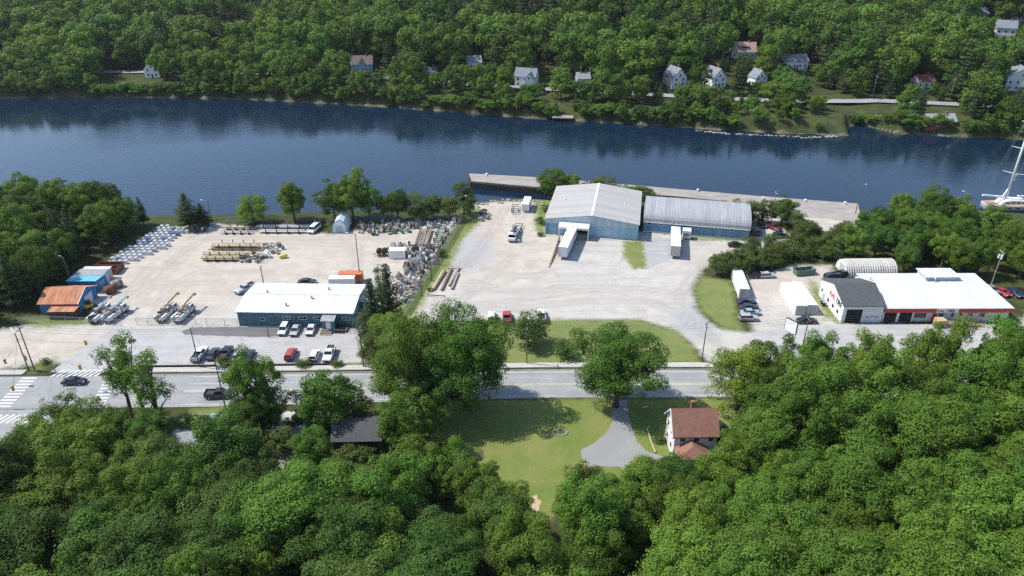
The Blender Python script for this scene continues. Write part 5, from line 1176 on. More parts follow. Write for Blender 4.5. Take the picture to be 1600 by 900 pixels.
def utility_truck(label, rear, front, boom='boom_orange', lift=.45, blen=7.5, bed='truck_white'):
    a = Vector(G(*rear)); c = Vector(G(*front)); d = c - a; L = max(7.5, min(9.5, d.length)); mid_ = (a + c) / 2
    o = thing('utility_truck', label, 'truck', (mid_.x, mid_.y, .02), atan2(d.y, d.x)); h = L / 2; w = 1.22
    b = MB(); b.bb(-h, h - .2, -.45, .45, .55, .85); b.obj('chassis', 'black_paint', o)
    b = MB(); b.prism([(h - 2.3, .6), (h, .6), (h, 1.35), (h - .55, 1.5), (h - .75, 2.5), (h - 2.3, 2.55)], 'y', -w + .1, w - .1); cab = b.obj('cab', 'truck_white', o, bevel=.08)
    b = MB(); b.prism([(h - .62, 1.55), (h - .52, 1.55), (h - .70, 2.4), (h - .80, 2.4)], 'y', -w + .25, w - .25); b.obj('windshield', 'window_glass', cab)
    for s in (-1, 1): b = MB(); b.bb(h - 2.0, h - 1.0, s * (w - .1) - .02, s * (w - .1) + .02, 1.55, 2.3); b.obj('side_window', 'window_glass', cab)
    for s in (-1, 1):
        for k in range(3): b = MB(); b.bb(-h + .3 + k * (L - 3.2) / 3, -h + .2 + (k + 1) * (L - 3.2) / 3, min(s * w, s * .75), max(s * w, s * .75), .8, 1.75); b.obj('tool_bin', bed, o)
    b = MB(); b.bb(-h + .2, h - 2.5, -.75, .75, .85, 1.0); b.obj('deck', 'wood_grey', o)
    b = MB(); b.cyl((-h + 3., 0, 1.), (-h + 3., 0, 2.7), .42, 10); b.bb(-h + 2.5, -h + 3.5, -.5, .5, 2.1, 2.9); b.obj('turret', 'wood_grey', o)
    e = Vector((-h + 3. + blen * cos(lift), 0, 2.7 + blen * sin(lift))); b = MB(); b.tube([(-h + 2.8, 0, 2.6), tuple(e)], [.36, .28], 4); bo = b.obj('boom', boom, o)
    b = MB(); b.box(tuple(e + Vector((.2, 0, -.1))), (.55, .6, .6)); b.obj('bucket', 'wood_grey', bo)
    for k in range(9): s_ = RNG.uniform(.25, .6); b = MB(); b.box((RNG.uniform(-h + .4, h - 2.8), RNG.uniform(-.9, .9), 1.8 + s_ / 2 * .6), (s_ * 1.6, s_, s_ * .7), RNG.uniform(0, 3)); b.obj('gear', RNG.choice(['wood_grey', 'trim_black', 'steel', 'truck_white']), o)
    for x in (h - 1.1, -h + 1.5, -h + 2.6):
        for s in (-1, 1): car_wheel(o, x, s * (w - .15), .48)
    for s in (-1, 1): b = MB(); b.bb(-h + 3.6, -h + 3.8, s * w - .08, s * w + .08, .1, 1.3); b.obj('outrigger', 'steel', o)
    return o
utility_truck('bucket truck with orange boom, left of the pair behind the gate fence', (249, 505), (274, 484), lift=.13, blen=6.2); utility_truck('bucket truck with orange boom, right of the pair behind the gate fence', (276, 506), (300, 485), lift=.13, blen=6.2)
utility_truck('white utility truck with folded boom, left of the pair by the blue shed', (148, 504), (168, 488), 'truck_white', .08, 5.4); utility_truck('white utility truck with folded boom, right of the pair by the blue shed', (170, 503), (193, 487), 'truck_white', .06, 5.4)
utility_truck('white boom truck facing the road on the bare gravel lot', (806, 359), (799, 381), 'wood_grey', .15, 5.)
def flat_trailer(label, rear, front, w=2.2, m='trim_black', load=None, name='flatbed_trailer'):
    a = Vector(G(*rear)); c = Vector(G(*front)); d = c - a; L = d.length; q = (a + c) / 2; o = thing(name, label, 'trailer', (q.x, q.y, .02), atan2(d.y, d.x))
    for s in (-1, 1): b = MB(); b.bb(-L / 2, L / 2 - 1.2, s * w / 2 - .06, s * w / 2 + .06, .6, .75); b.obj('side_rail', m, o)
    for k in range(5): x = -L / 2 + .1 + k * (L - 1.5) / 4; b = MB(); b.bb(x - .07, x + .07, -w / 2, w / 2, .55, .68); b.obj('cross_member', m, o)
    b = MB(); b.tube([(L / 2 - 1.3, -w / 2, .65), (L / 2, 0, .55)], .06, 4); b.tube([(L / 2 - 1.3, w / 2, .65), (L / 2, 0, .55)], .06, 4); b.obj('drawbar', m, o)
    for x in (-.5, .4):
        for s in (-1, 1): car_wheel(o, x, s * (w / 2 + .05), .36)
    if load == 'box':
        b = MB(); b.bb(-L / 2, L / 2 - 1.3, -w / 2, w / 2, .7, 3.0); b.obj('box', 'truck_white', o, bevel=.08)
    if load == 'reel':
        for x in (-1.2, .4): b = MB(); b.cyl((x, -.7, 1.5), (x, .7, 1.5), .75, 12); b.obj('drum', 'trim_black', o)
    return o
flat_trailer('bare black pole trailer behind the white boom truck', (812, 352), (805, 366)); flat_trailer('bare black trailer frame near the cove', (806, 322), (804, 337)); flat_trailer('white box trailer parked near the cove', (825, 320), (820, 335), 2.4, 'steel', 'box'); flat_trailer('dark reel trailer left of the small white container', (607, 399), (583, 400), 2., 'trim_black', 'reel')
flat_trailer('black trailer frame on the river side of the bare gravel lot', (752, 330), (757, 341), 1.8)
# ---------------------------------------------------------------- yard goods
for n_, c_ in (('can_grey', (.46, .48, .49)), ('can_pale', (.62, .66, .68)), ('can_blue', (.14, .20, .32)), ('can_green', (.12, .20, .14)), ('can_dark', (.09, .085, .085)), ('reel_wood', (.36, .31, .26)), ('plastic_black', (.03, .03, .032)), ('pole_pale', (.46, .39, .25)), ('pole_grey', (.36, .31, .26)), ('pole_brown', (.20, .13, .085)), ('tarp_white', (.70, .70, .68)), ('steel_green', (.10, .22, .15)), ('tank_yellow', (.62, .50, .08))): mat(n_, c_, .65, .15, 1.5)
mat('bag_dusty', (.46, .44, .40), .85, .2, 1.5)
def transformer_mesh(m):
    b = MB(); b.bb(-.6, .6, -.5, .5, 0, .14); b.prism([(-.52, .14), (.52, .14), (.52, .95), (.40, 1.05), (-.40, 1.05), (-.52, .95)], 'y', -.42, .42)
    for x in (-.28, 0, .28): b.cyl((x, 0, 1.05), (x, 0, 1.3), .06, 6)
    for k in range(4): b.bb(-.4 + .22 * k, -.36 + .22 * k, -.5, -.42, .25, .85)
    return b.mesh('transformer', m)
TM = [transformer_mesh(m) for m in ('can_pale', 'can_pale', 'tarp_white', 'can_grey', 'can_blue')]
FIELD = GP((164, 414), (200, 413), (222, 404), (257, 390), (279, 371), (298, 362), (254, 355), (222, 376))
fd = Vector(G(254, 355)) - Vector(G(164, 414)); fa = atan2(fd.y, fd.x); cnt = 0; o0 = Vector(G(164, 414))
u_ = Vector((cos(fa), sin(fa))); v_ = Vector((1, .02)).normalized()
for i in range(60):
    for j in range(24):
        q = o0 + u_ * (i * 1.95 + .8) + v_ * (j * 1.62 + .5)
        if cnt < 300 and inpoly(FIELD, q.x, q.y) and RNG.random() < .97:
            k = RNG.choices(range(5), (4, 3, 4, 2, .5 if not 8 < i < 18 else 2.5))[0]
            t = inst('transformer', TM[k], None, (q.x + RNG.uniform(-.08, .08), q.y + RNG.uniform(-.08, .08), .02), RNG.uniform(-.08, .08)); cnt += 1
            tag(t, 'blue transformer in the packed rows along the left wood' if k == 4 else 'pale transformer in the packed rows along the left wood', 'transformer', 'blue transformers in rows' if k == 4 else 'pale transformers in rows')
def log_obj(name, label, cat, a, c, z, r, m, group, taper=.75):
    a = Vector(a); c = Vector(c); d = c - a; b = MB(); b.cyl((0, 0, 0), (d.length, 0, 0), r, 8, r * taper); o = b.obj(name, m); o.location = (a.x, a.y, z); o.rotation_euler = (0, 0, atan2(d.y, d.x)); return tag(o, label, cat, group)
def pole_rack(label, px0, px1, py, rows, layers, pal, group, plabel, r=.19, depth=2.6, stakes=4):
    x0, y0 = G(px0, py); x1, _ = G(px1, py); o = thing('pole_rack', label, 'rack', (x0, y0, 0.02)); L = x1 - x0
    for k in range(stakes):
        x = L * (k + .5) / stakes; b = MB(); b.bb(x - .15, x + .15, -.3, depth + .3, 0, .45); b.obj('bearer', 'timber_dark', o)
        for y in (-.25, depth + .25): b = MB(); b.bb(x - .1, x + .1, y - .1, y + .1, .45, .45 + layers * .36 + .6); b.obj('stake', 'timber_dark', o)
    for l in range(layers):
        for k in range(rows - (l % 2)):
            y = y0 + depth * (k + .5 + .5 * (l % 2)) / rows; e0 = RNG.uniform(-1.2, .4); e1 = RNG.uniform(-.4, 1.2)
            log_obj('stored_pole', plabel, 'pole', (x0 + e0, y), (x1 + e1, y + RNG.uniform(-.1, .1)), .02 + .45 + r + l * .34, r, RNG.choice(pal), group)
pole_rack('rack of new yellow poles, upper of the two in the middle of the yard', 335, 402, 391.5, 7, 3, ['pole_pale', 'pole_pale', 'tan_fence'], 'poles of the upper yellow rack', 'pale yellow pole in the upper rack of the yard')
pole_rack('rack with few poles between the two full yellow racks', 328, 405, 397.5, 2, 1, ['pole_grey', 'pole_brown'], 'poles of the half-empty rack', 'weathered pole in the half-empty rack of the yard')
pole_rack('rack of yellow poles, lower left of the yard stack', 318, 372, 409, 5, 2, ['pole_pale', 'tan_fence'], 'poles of the lower yellow rack', 'pale yellow pole in the lower rack of the yard', depth=2.2)
pole_rack('rack of yellow poles just behind the lower rack', 322, 384, 404.5, 6, 3, ['pole_pale', 'pole_pale', 'tan_fence'], 'poles of the middle yellow rack', 'pale yellow pole in the middle rack of the yard', depth=2.2)
pole_rack('short rack of grey poles by the back fence', 347, 395, 366.5, 3, 1, ['pole_grey', 'tarp_white'], 'poles of the short grey rack', 'grey pole in the short rack by the back fence', depth=1.6)
pole_rack('second short rack of poles behind the grey rack', 352, 397, 361, 2, 1, ['pole_grey', 'pole_brown'], 'poles of the second short rack', 'weathered pole in the second rack by the back fence', depth=1.4)
pole_rack('long rack of pale poles near the white van', 408, 476, 365.5, 3, 2, ['tarp_white', 'pole_pale', 'pole_grey'], 'poles of the long pale rack', 'pale pole in the long rack near the white van', depth=1.6)
pole_rack('long rack of whitish poles by the back fence', 404, 478, 358.5, 4, 2, ['tarp_white', 'can_pale', 'pole_grey'], 'poles of the whitish rack', 'whitish pole in the long rack by the back fence', depth=1.8)
# heap of used poles and green steel frames in the scrap corner
for k in range(22):
    x = 652 + k % 11 * 1.9; log_obj('stored_pole', 'old grey pole in the leaning heap beside the green frames', 'pole', G(x - 4 + RNG.uniform(-1, 1), 385 + RNG.uniform(-2, 2)), G(x + 4 + RNG.uniform(-1, 1), 361 + RNG.uniform(-1, 1)), .25 + .36 * (k // 11) + RNG.uniform(0, .15), .2, RNG.choice(['pole_grey', 'pole_brown', 'pole_grey', 'wood_grey']), 'poles of the leaning heap')
def steel_frame(px, py, label):
    o = thing('steel_frame', label, 'frame', P(px, py), -.12); 
    for x in (0, 2.6): b = MB(); b.bb(x - .1, x + .1, 0, 4.5, .4, .65); b.obj('side_beam', 'steel_green', o)
    for y in (0.1, 1.5, 3., 4.4): b = MB(); b.bb(0, 2.6, y - .1, y + .1, .42, .62); b.obj('cross_beam', 'steel_green', o)
    for x in (0, 2.6):
        for y in (.1, 4.4): b = MB(); b.bb(x - .09, x + .09, y - .09, y + .09, 0, 1.5); b.obj('post', 'steel_green', o)
steel_frame(674, 388, 'green steel frame nearest the reels beside the pole heap'); steel_frame(677, 378, 'middle green steel frame beside the pole heap'); steel_frame(680, 369, 'green steel frame farthest along the pole heap')
def reel_mesh(m1, m2, r=.8, w=.8):
    b = MB(); b.cyl((-w / 2, 0, r), (-w / 2 + .08, 0, r), r, 14); b.cyl((w / 2 - .08, 0, r), (w / 2, 0, r), r, 14); n1 = len(b.f); b.cyl((-w / 2 + .08, 0, r), (w / 2 - .08, 0, r), r * .62, 14)
    me = b.mesh('cable_reel', m1); me.materials.append(MATS[m2])
    for p_ in me.polygons:
        if p_.index >= n1: p_.material_index = 1
    return me
REELS = [reel_mesh('reel_wood', 'plastic_black'), reel_mesh('wood_grey', 'can_dark', .95, .9), reel_mesh('can_pale', 'plastic_black', .75, .7), reel_mesh('can_dark', 'can_grey', .9, .9)]
def pot_mesh(m):
    b = MB(); b.cyl((0, 0, 0), (0, 0, 1.), .42, 10); b.cyl((0, 0, 1.), (0, 0, 1.12), .46, 10, .3)
    for a in (0, 2.1, 4.2): b.cyl((.24 * cos(a), .24 * sin(a), 1.1), (.24 * cos(a), .24 * sin(a), 1.42), .07, 6)
    b.bb(.42, .58, -.1, .1, .3, .8); return b.mesh('pot_transformer', m)
POTS = [pot_mesh(m) for m in ('can_grey', 'can_pale', 'can_dark', 'can_green')]
def crate_mesh(m):
    b = MB(); 
    for k in range(4): z = .1 + .24 * k; b.bb(-.6, .6, -.5, -.46, z, z + .16); b.bb(-.6, .6, .46, .5, z, z + .16); b.bb(-.6, -.56, -.46, .46, z, z + .16); b.bb(.56, .6, -.46, .46, z, z + .16)
    b.bb(-.62, .62, -.52, .52, 0, .1); b.bb(-.5, .5, -.4, .4, .1, .8); return b.mesh('crate', m)
CRATES = [crate_mesh(m) for m in ('reel_wood', 'wood_grey', 'timber_weathered')]
def pallet_mesh(m):
    b = MB(); 
    for l in range(4):
        z = .15 * l
        for k in range(5): b.bb(-.6 + .26 * k, -.42 + .26 * k, -.5, .5, z + .1, z + .13)
        for y in (-.45, 0, .4): b.bb(-.6, .6, y, y + .08, z, z + .1)
    return b.mesh('pallet_stack', m)
PALS = [pallet_mesh(m) for m in ('wood_grey', 'reel_wood')]
HEAPS = [heap_mesh(50 + i, 1.1, .7, 10, 4).mesh('scrap_heap', m) for i, m in enumerate(('can_dark', 'bag_dusty', 'can_grey', 'wood_grey'))]
def sack_mesh(m):
    b = heap_mesh(77, .62, 1.0, 10, 4); b.bb(-.45, .45, -.4, .4, 0, .6); return b.mesh('bulk_bag', m)
BAGS = [sack_mesh('bag_dusty'), sack_mesh('can_grey')]
KIT = dict(cable_reel=(REELS, 'cable reel', 'reel'), pot_transformer=(POTS, 'pole-top transformer', 'transformer'), crate=(CRATES, 'slatted crate', 'crate'), pallet_stack=(PALS, 'stack of pallets', 'pallets'), scrap_heap=(HEAPS, 'low scrap heap', 'heap'), bulk_bag=(BAGS, 'pale bulk bag', 'bag'))
def clutter(poly, sp, weights, where, seed):
    for x, y in scatter(poly, sp, .34, seed):
        k = RNG.choices(list(weights), list(weights.values()))[0]; ms, nm, cat = KIT[k]; s = RNG.uniform(.75, 1.2)
        o = inst(k, RNG.choice(ms), None, (x, y, tz(x, y) + .02), RNG.uniform(0, 6.3), (s, s, s)); tag(o, f'{nm} {where}', cat, f'{nm}: {where}')
clutter(GP((556, 366), (560, 352), (612, 349), (668, 348), (650, 358), (640, 365), (600, 367)), 1.55, dict(pot_transformer=6, crate=2, cable_reel=2, bulk_bag=2, pallet_stack=1), 'in the storage rows right of the arched hut', 31)
clutter(GP((668, 349), (712, 347), (707, 357), (690, 360), (664, 358)), 1.5, dict(pot_transformer=3, cable_reel=4, bulk_bag=4, crate=2, scrap_heap=1), 'in the storage rows at the river corner of the fence', 32)
clutter(GP((640, 392), (652, 388), (690, 386), (681, 404), (668, 424), (650, 428), (632, 424)), 1.55, dict(cable_reel=7, pot_transformer=2, scrap_heap=2, crate=1, pallet_stack=1), 'among the dark reels beside the slanting fence', 33)
clutter(GP((622, 428), (664, 428), (650, 452), (636, 476), (618, 478), (616, 450)), 1.5, dict(bulk_bag=3, crate=3, cable_reel=3, pot_transformer=3, pallet_stack=2), 'in the pale pile behind the spruces', 34)
clutter(GP((592, 388), (640, 382), (640, 392), (596, 396)), 1.7, dict(scrap_heap=2, cable_reel=2, crate=2, pallet_stack=2), 'around the small white container', 35)
clutter(GP((686, 384), (694, 366), (702, 362), (692, 392), (680, 408), (676, 404)), 1.6, dict(crate=2, pallet_stack=3, cable_reel=2, bulk_bag=1), 'between the green frames and the slanting fence', 36)
clutter(GP((374, 410), (400, 402), (420, 396), (424, 404), (400, 412)), 1.4, dict(crate=3, pallet_stack=2, bulk_bag=1, scrap_heap=2), 'at the right end of the yellow pole racks', 37)
clutter(GP((405, 388), (420, 380), (445, 384), (440, 396), (420, 400)), 1.9, dict(crate=3, pot_transformer=2, scrap_heap=2, pallet_stack=1), 'right of the upper yellow pole rack', 38)
clutter(GP((286, 362), (296, 354), (330, 350), (332, 358), (312, 366)), 1.7, dict(scrap_heap=3, cable_reel=2, crate=2, pot_transformer=1), 'at the river end of the transformer rows', 39)
clutter(GP((572, 452), (586, 452), (584, 474), (574, 470)), 1.7, dict(crate=3, pallet_stack=2, scrap_heap=1), 'behind the office annex', 40)
clutter(GP((744, 322), (760, 330), (764, 346), (750, 345)), 2.6, dict(scrap_heap=2, crate=1, pallet_stack=1), 'by the cove edge of the bare gravel lot', 41)
t = thing('float_tank', 'bright yellow tank beside the pole racks', 'tank', P(443, 403), .3); b = MB(); b.tube([(-1.2, 0, .6), (-1., 0, .6), (-.5, 0, .6), (.5, 0, .6), (1., 0, .6), (1.2, 0, .6)], [.1, .45, .62, .62, .45, .1], 12); b.obj('shell', 'tank_yellow', t, True)
for x in (-.6, .6): b = MB(); b.bb(x - .1, x + .1, -.4, .4, 0, .2); b.obj('foot', 'steel', t)
t = thing('loader', 'small yellow loader beside the blue shed door', 'loader', P(140, 482), .7); b = MB(); b.bb(-1.2, 1., -.6, .6, .5, 1.3); b.obj('body', 'tank_yellow', t); b = MB(); b.bb(-.4, .6, -.5, .5, 1.3, 2.2); b.obj('cab', 'trim_black', t); b = MB(); b.prism([(1.0, .1), (1.8, .1), (1.3, .8), (1.0, .8)], 'y', -.8, .8); b.obj('bucket', 'rust_dark', t)
for x in (-.8, .6):
    for s in (-1, 1): car_wheel(t, x, s * .65, .42)
# timbers laid out on the gravel lot
for k, (a, c, m) in enumerate((((674, 456), (693, 424), 'pole_pale'), ((678, 454), (696, 425), 'pole_brown'), ((690, 455), (706, 421), 'pole_brown'), ((702, 448), (717, 420), 'wood_grey'), ((706, 453), (716, 428), 'wood_grey'))):
    a = Vector(G(*a)); c = Vector(G(*c)); d = c - a; b = MB(); b.bb(0, d.length, -.25, .25, 0, .42); o = b.obj('timber_beam', m); o.location = (a.x, a.y, .16); o.rotation_euler = (0, 0, atan2(d.y, d.x)); tag(o, ('pale yellow beam, first from the slanting fence', 'brown beam, second from the slanting fence', 'dark brown beam, third from the slanting fence', 'grey beam, fourth from the slanting fence', 'short grey beam, farthest from the slanting fence')[k], 'beam')
for k, (a, c) in enumerate((((700, 419.5), (722, 420.5)), ((668, 461), (697, 463)))):
    a = Vector(G(*a)); c = Vector(G(*c)); d = c - a; b = MB(); b.bb(0, d.length, -.1, .1, 0, .12); o = b.obj('bearer_timber', 'timber_dark'); o.location = (a.x, a.y, .03); o.rotation_euler = (0, 0, atan2(d.y, d.x)); tag(o, ('thin dark bearer at the river end of the laid-out beams', 'thin dark bearer at the road end of the laid-out beams')[k], 'timber')
# green dumpster
o = thing('dumpster', 'dark green open dumpster beside the thicket', 'dumpster', P(1259, 431), .2); h_ = 1.7
for q in ([(-2.6, 0.), (2.6, 0.), (2.9, h_), (-2.9, h_)],):
    for y in (0, 2.1): b = MB(); b.prism([(-2.6, .2), (2.6, .2), (2.9, h_), (-2.9, h_)], 'y', y, y + .1); b.obj('side', 'can_green', o)
b = MB(); b.bb(-2.6, 2.6, .1, 2.1, .15, .25); b.obj('floor', 'can_dark', o)
for s in (-1, 1): b = MB(); b.prism([(s * 2.6, .2), (s * 2.9, h_), (s * 2.8, h_), (s * 2.5, .2)], 'y', .1, 2.1); b.obj('end', 'can_green', o)
for k in range(5): b = MB(); b.bb(-2.2 + 1.1 * k, -2.08 + 1.1 * k, -.08, 0, .2, h_); b.obj('rib', 'can_green', o)
b = MB(); b.bb(-2.4, 2.4, .2, .5, 0, .15); b.bb(-2.4, 2.4, 1.6, 1.9, 0, .15); b.obj('skid', 'rust_dark', o)

# ---------------------------------------------------------------- fences
def chain_mat(name, op, col):
    m, nt, b = base_mat(name); b.inputs['Base Color'].default_value = c4(col); b.inputs['Roughness'].default_value = .6
    tr = nt.new('BsdfTransparent'); mx = nt.new('MixShader'); mx.inputs[0].default_value = op; nt.link(tr.outputs[0], mx.inputs[1]); nt.link(b.outputs[0], mx.inputs[2]); nt.link(mx.outputs[0], nt.n['Material Output'].inputs[0])
chain_mat('chain_link', .16, (.42, .43, .43)); chain_mat('chain_link_dense', .55, (.40, .40, .38))
def fence(label, pts, h, step, m='chain_link', pm='steel', r=.05):
    o = thing('chain_link_fence', label, 'fence'); W_ = [Vector(G(*q)) for q in pts]
    for a, c in zip(W_[:-1], W_[1:]):
        d = c - a; n = max(1, int(d.length / step))
        for k in range(n + 1):
            q = a + d * k / n; b = MB(); b.cyl((q.x, q.y, -.1), (q.x, q.y, h + .05), r, 6); b.obj('post', pm, o)
        b = MB(); b.tube([(a.x, a.y, h), (c.x, c.y, h)], .035, 5); b.obj('top_rail', pm, o)
        b = MB(); b.add([(a.x, a.y, .05), (c.x, c.y, .05), (c.x, c.y, h - .03), (a.x, a.y, h - .03)], [(0, 1, 2, 3)]); b.obj('mesh_panel', m, o)
    return o
fence('grey slatted chain-link fence slanting between the scrap rows and the bare lot', ((722, 345), (706, 372), (684, 408), (660, 446), (632, 492)), 2.2, 3.0, 'chain_link_dense'); fence('chain-link fence along the riverbank behind the racks', ((282, 352), (400, 346), (480, 346), (600, 345), (722, 343)), 2., 4.)
fence('chain-link gate fence left of the blue office', ((214, 508), (250, 508), (290, 509), (324, 508.5), (352, 508.5), (372, 509)), 1.9, 2.4); fence('low chain-link fence in front of the blue shed', ((30, 506), (80, 503), (150, 506), (190, 509)), 1.6, 3.)
# ---------------------------------------------------------------- poles, wires, signals
mat('pole_wood', (.17, .125, .09), .9, .2, 2.); mat('wire', (.05, .05, .05), .6, .05); mat('signal_yellow', (.62, .40, .05), .5, .05)
def util_pole(label, px, py, h, arm=True, lamp=None, cans=0, m='pole_wood', rz=0., z=None, name='utility_pole', r=.15):
    p = P(px, py) if z is None else Vector((px, py, z)); o = thing(name, label, 'pole', p, rz); b = MB(); b.cyl((0, 0, -.3), (0, 0, h), r, 8, r * .65); b.obj('pole', m, o)
    if arm:
        b = MB(); b.bb(-.06, .06, -1.1, 1.1, h - .75, h - .62); c = b.obj('crossarm', m, o)
        for y in (-1., 0, 1.): b = MB(); b.cyl((0, y, h - .62), (0, y, h - .42), .05, 6); b.obj('insulator', 'can_pale', c)
    if lamp is not None:
        b = MB(); b.tube([(0, 0, h - .4), (.8 * cos(lamp), .8 * sin(lamp), h + .1), (2. * cos(lamp), 2. * sin(lamp), h + .25)], .05, 5); l = b.obj('lamp_arm', 'steel', o); b = MB(); b.box((2.25 * cos(lamp), 2.25 * sin(lamp), h + .22), (.7, .28, .14), lamp); b.obj('lamp_head', 'can_pale', l)
    for k in range(cans): a = 2.1 * k + .4; b = MB(); b.cyl((.45 * cos(a), .45 * sin(a), h - 2.4), (.45 * cos(a), .45 * sin(a), h - 1.4), .26, 9); b.obj('transformer_can', 'can_pale', o)
    return o
POLES = [('lamp pole on the grass corner of the crossroads', 45, 579, 9.5, False, 2.4, 0), ('leaning-looking wooden pole beside the crossroads lamp pole', 54, 578, 11, True, None, 0), ('wooden pole at the left of the roadside parking row', 312, 574, 10, False, 1.0, 0), ('wooden pole on the verge beside the black pickup', 353, 640, 12, True, None, 1),
 ('wooden pole at the right end of the parking lot', 568, 573, 10, True, None, 0), ('wooden pole on the verge below the thin young tree', 823, 568, 10, True, None, 0), ('wooden pole at the entrance drive of the gravel lot', 1096, 566, 10, True, None, 0), ('wooden pole right of the pylon sign', 1252, 551, 9.5, True, None, 0), ('grey pole with transformers behind the right end of the tyre shop', 1548, 447, 10.5, True, None, 3),
 ('tall lamp pole in the yard behind the orange container', 563, 438, 13.5, False, 3., 0), ('short wooden pole behind the office roof', 412, 444, 5.5, True, None, 0), ('grey lamp pole on the riverbank, left of the pair', 494, 351, 9, False, .3, 0), ('grey lamp pole on the riverbank, right of the pair', 501, 352, 6.5, False, None, 0), ('lamp pole in the trees behind the blue shed', 113, 447, 8.5, False, 2.8, 0),
 ('lamp pole at the river corner of the slanting fence', 718, 350, 9, False, .2, 0), ('pole on the grass strip, nearest the river', 686, 414, 9, False, .1, 0), ('pole on the grass strip, second from the river', 674, 438, 9, False, None, 0), ('pole on the grass strip, nearest the spruces', 659, 462, 9, False, None, 0), ('lamp pole by the transformer rows near the river', 332, 352, 8, False, 2.9, 0),
 ('black pole at the corner of the old wharf', 1337, 332, 9, False, .6, 0), ('pale pole by the rounded trees near the wharf', 1205, 345, 10, True, None, 0), ('thin pole in the parking lot behind the roadside row', 420, 527, 3., False, None, 0), ('white lamp pole on the right wharf apron', 1505, 335, 7, False, 2., 0)]
TOPS = {}
for lab, px, py, h, arm, lamp, cans in POLES: util_pole(lab, px, py, h, arm, lamp, cans, 'wood_grey' if 'grey' in lab or 'pale' in lab or 'white' in lab else 'pole_wood', 0.); TOPS[lab] = P(px, py) + Vector((0, 0, h))
def wire(label, a, c, sag=.6, r=.022):
    pts = [a.lerp(c, t) - Vector((0, 0, sag * 4 * t * (1 - t))) for t in np.linspace(0, 1, 9)]; b = MB(); b.tube(pts, r, 4); return tag(b.obj('overhead_wire', 'wire'), label, 'wire', 'overhead wires')
row = [TOPS[POLES[i][0]] for i in (1, 2, 4, 5, 6, 7)]; row = [row[0] + Vector((-120, -2, 0))] + row + [row[-1] + Vector((110, 2, 0))]
for a, c in zip(row[:-1], row[1:]):
    for dy in (-1., 0., 1.): wire('thin overhead wire strung along the roadside poles', a + Vector((0, dy, -.45)), c + Vector((0, dy, -.45)), .8)
wire('overhead wire crossing the road from the verge pole to the lot pole', TOPS[POLES[3][0]] + Vector((0, 0, -.5)), TOPS[POLES[2][0]] + Vector((0, 0, -.5)))
far = row[0].copy(); sigs = [(134, 536, 5.6, 'yellow traffic signal hanging over the side street entrance'), (125, 574, 5.6, 'yellow traffic signal hanging over the junction above the black car'), (20, 607, 5.6, 'yellow traffic signal hanging over the left crosswalk'), (40, 560, 3.2, 'yellow signal heads mounted on the crossroads lamp pole'), (8, 565, 5.6, 'yellow traffic signal at the left edge')]
for px, py, z, lab in sigs:
    p = P(px, py, z); o = thing('traffic_signal', lab, 'traffic light', (p.x, p.y, z - .5), RNG.uniform(-.5, .5)); b = MB(); b.bb(-.2, .2, -.17, .17, 0, 1.15); b.obj('housing', 'signal_yellow', o)
    for k, m in enumerate(('can_green', 'signal_yellow', 'taillamp')): b = MB(); b.cyl((0, -.17, .2 + .37 * k), (0, -.26, .2 + .37 * k), .13, 8); b.obj('lens', m, o); b = MB(); b.cyl((0, .17, .2 + .37 * k), (0, .26, .2 + .37 * k), .13, 8); b.obj('lens', 'trim_black', o)
    b = MB(); b.cyl((0, 0, 1.15), (0, 0, 1.6), .03, 5); b.obj('hanger', 'steel', o)
A_ = TOPS[POLES[0][0]]; B_ = TOPS[POLES[2][0]]
for (px, py, z, lab) in (sigs[0], sigs[1], sigs[2], sigs[4]):
    c = P(px, py, z + 1.1); wire('span wire carrying a traffic signal', A_ + Vector((0, 0, -1.5)), c, .2); wire('span wire carrying a traffic signal', c, TOPS[POLES[3][0]] + Vector((0, 0, -3)) if z and px > 50 else c + Vector((-40, -4, 2)), .3)
# far bank poles and wires, jetty
prev = None
for i, px in enumerate((150, 250, 380, 518, 640, 772, 915, 1060, 1200, 1385, 1500)):
    p = GT(px, 168 if px > 700 else 150); x = p.x; y = float(np.interp(x, _fx, _fy)) + 43.5; z = tz(x, y); util_pole('wooden pole on the far riverside road, number %s from the left' % ('first second third fourth fifth sixth seventh eighth ninth tenth eleventh'.split()[i]), x, y, 11, True, None, 0, 'wood_grey', 0., z)
    q = Vector((x, y, z + 10.6))
    if prev is not None: wire('thin wire along the far riverside road', prev, q, .9, .03)
    prev = q
p = Vector((*G(879, 190, -3.), -3)); o = thing('jetty', 'small grey timber jetty on the far bank', 'jetty', (p.x, p.y, -3.), -.1)
for k in range(8): b = MB(); b.bb(-5 + 1.25 * k, -3.82 + 1.25 * k, 0, 7, 1.5, 1.75); b.obj('plank', 'wood_grey', o)
for k in range(6):
    for y in (0.2, 6.5): b = MB(); b.cyl((-4.7 + 1.9 * k, y, -3), (-4.7 + 1.9 * k, y, 1.5), .2, 6); b.obj('pile', 'timber_dark', o)
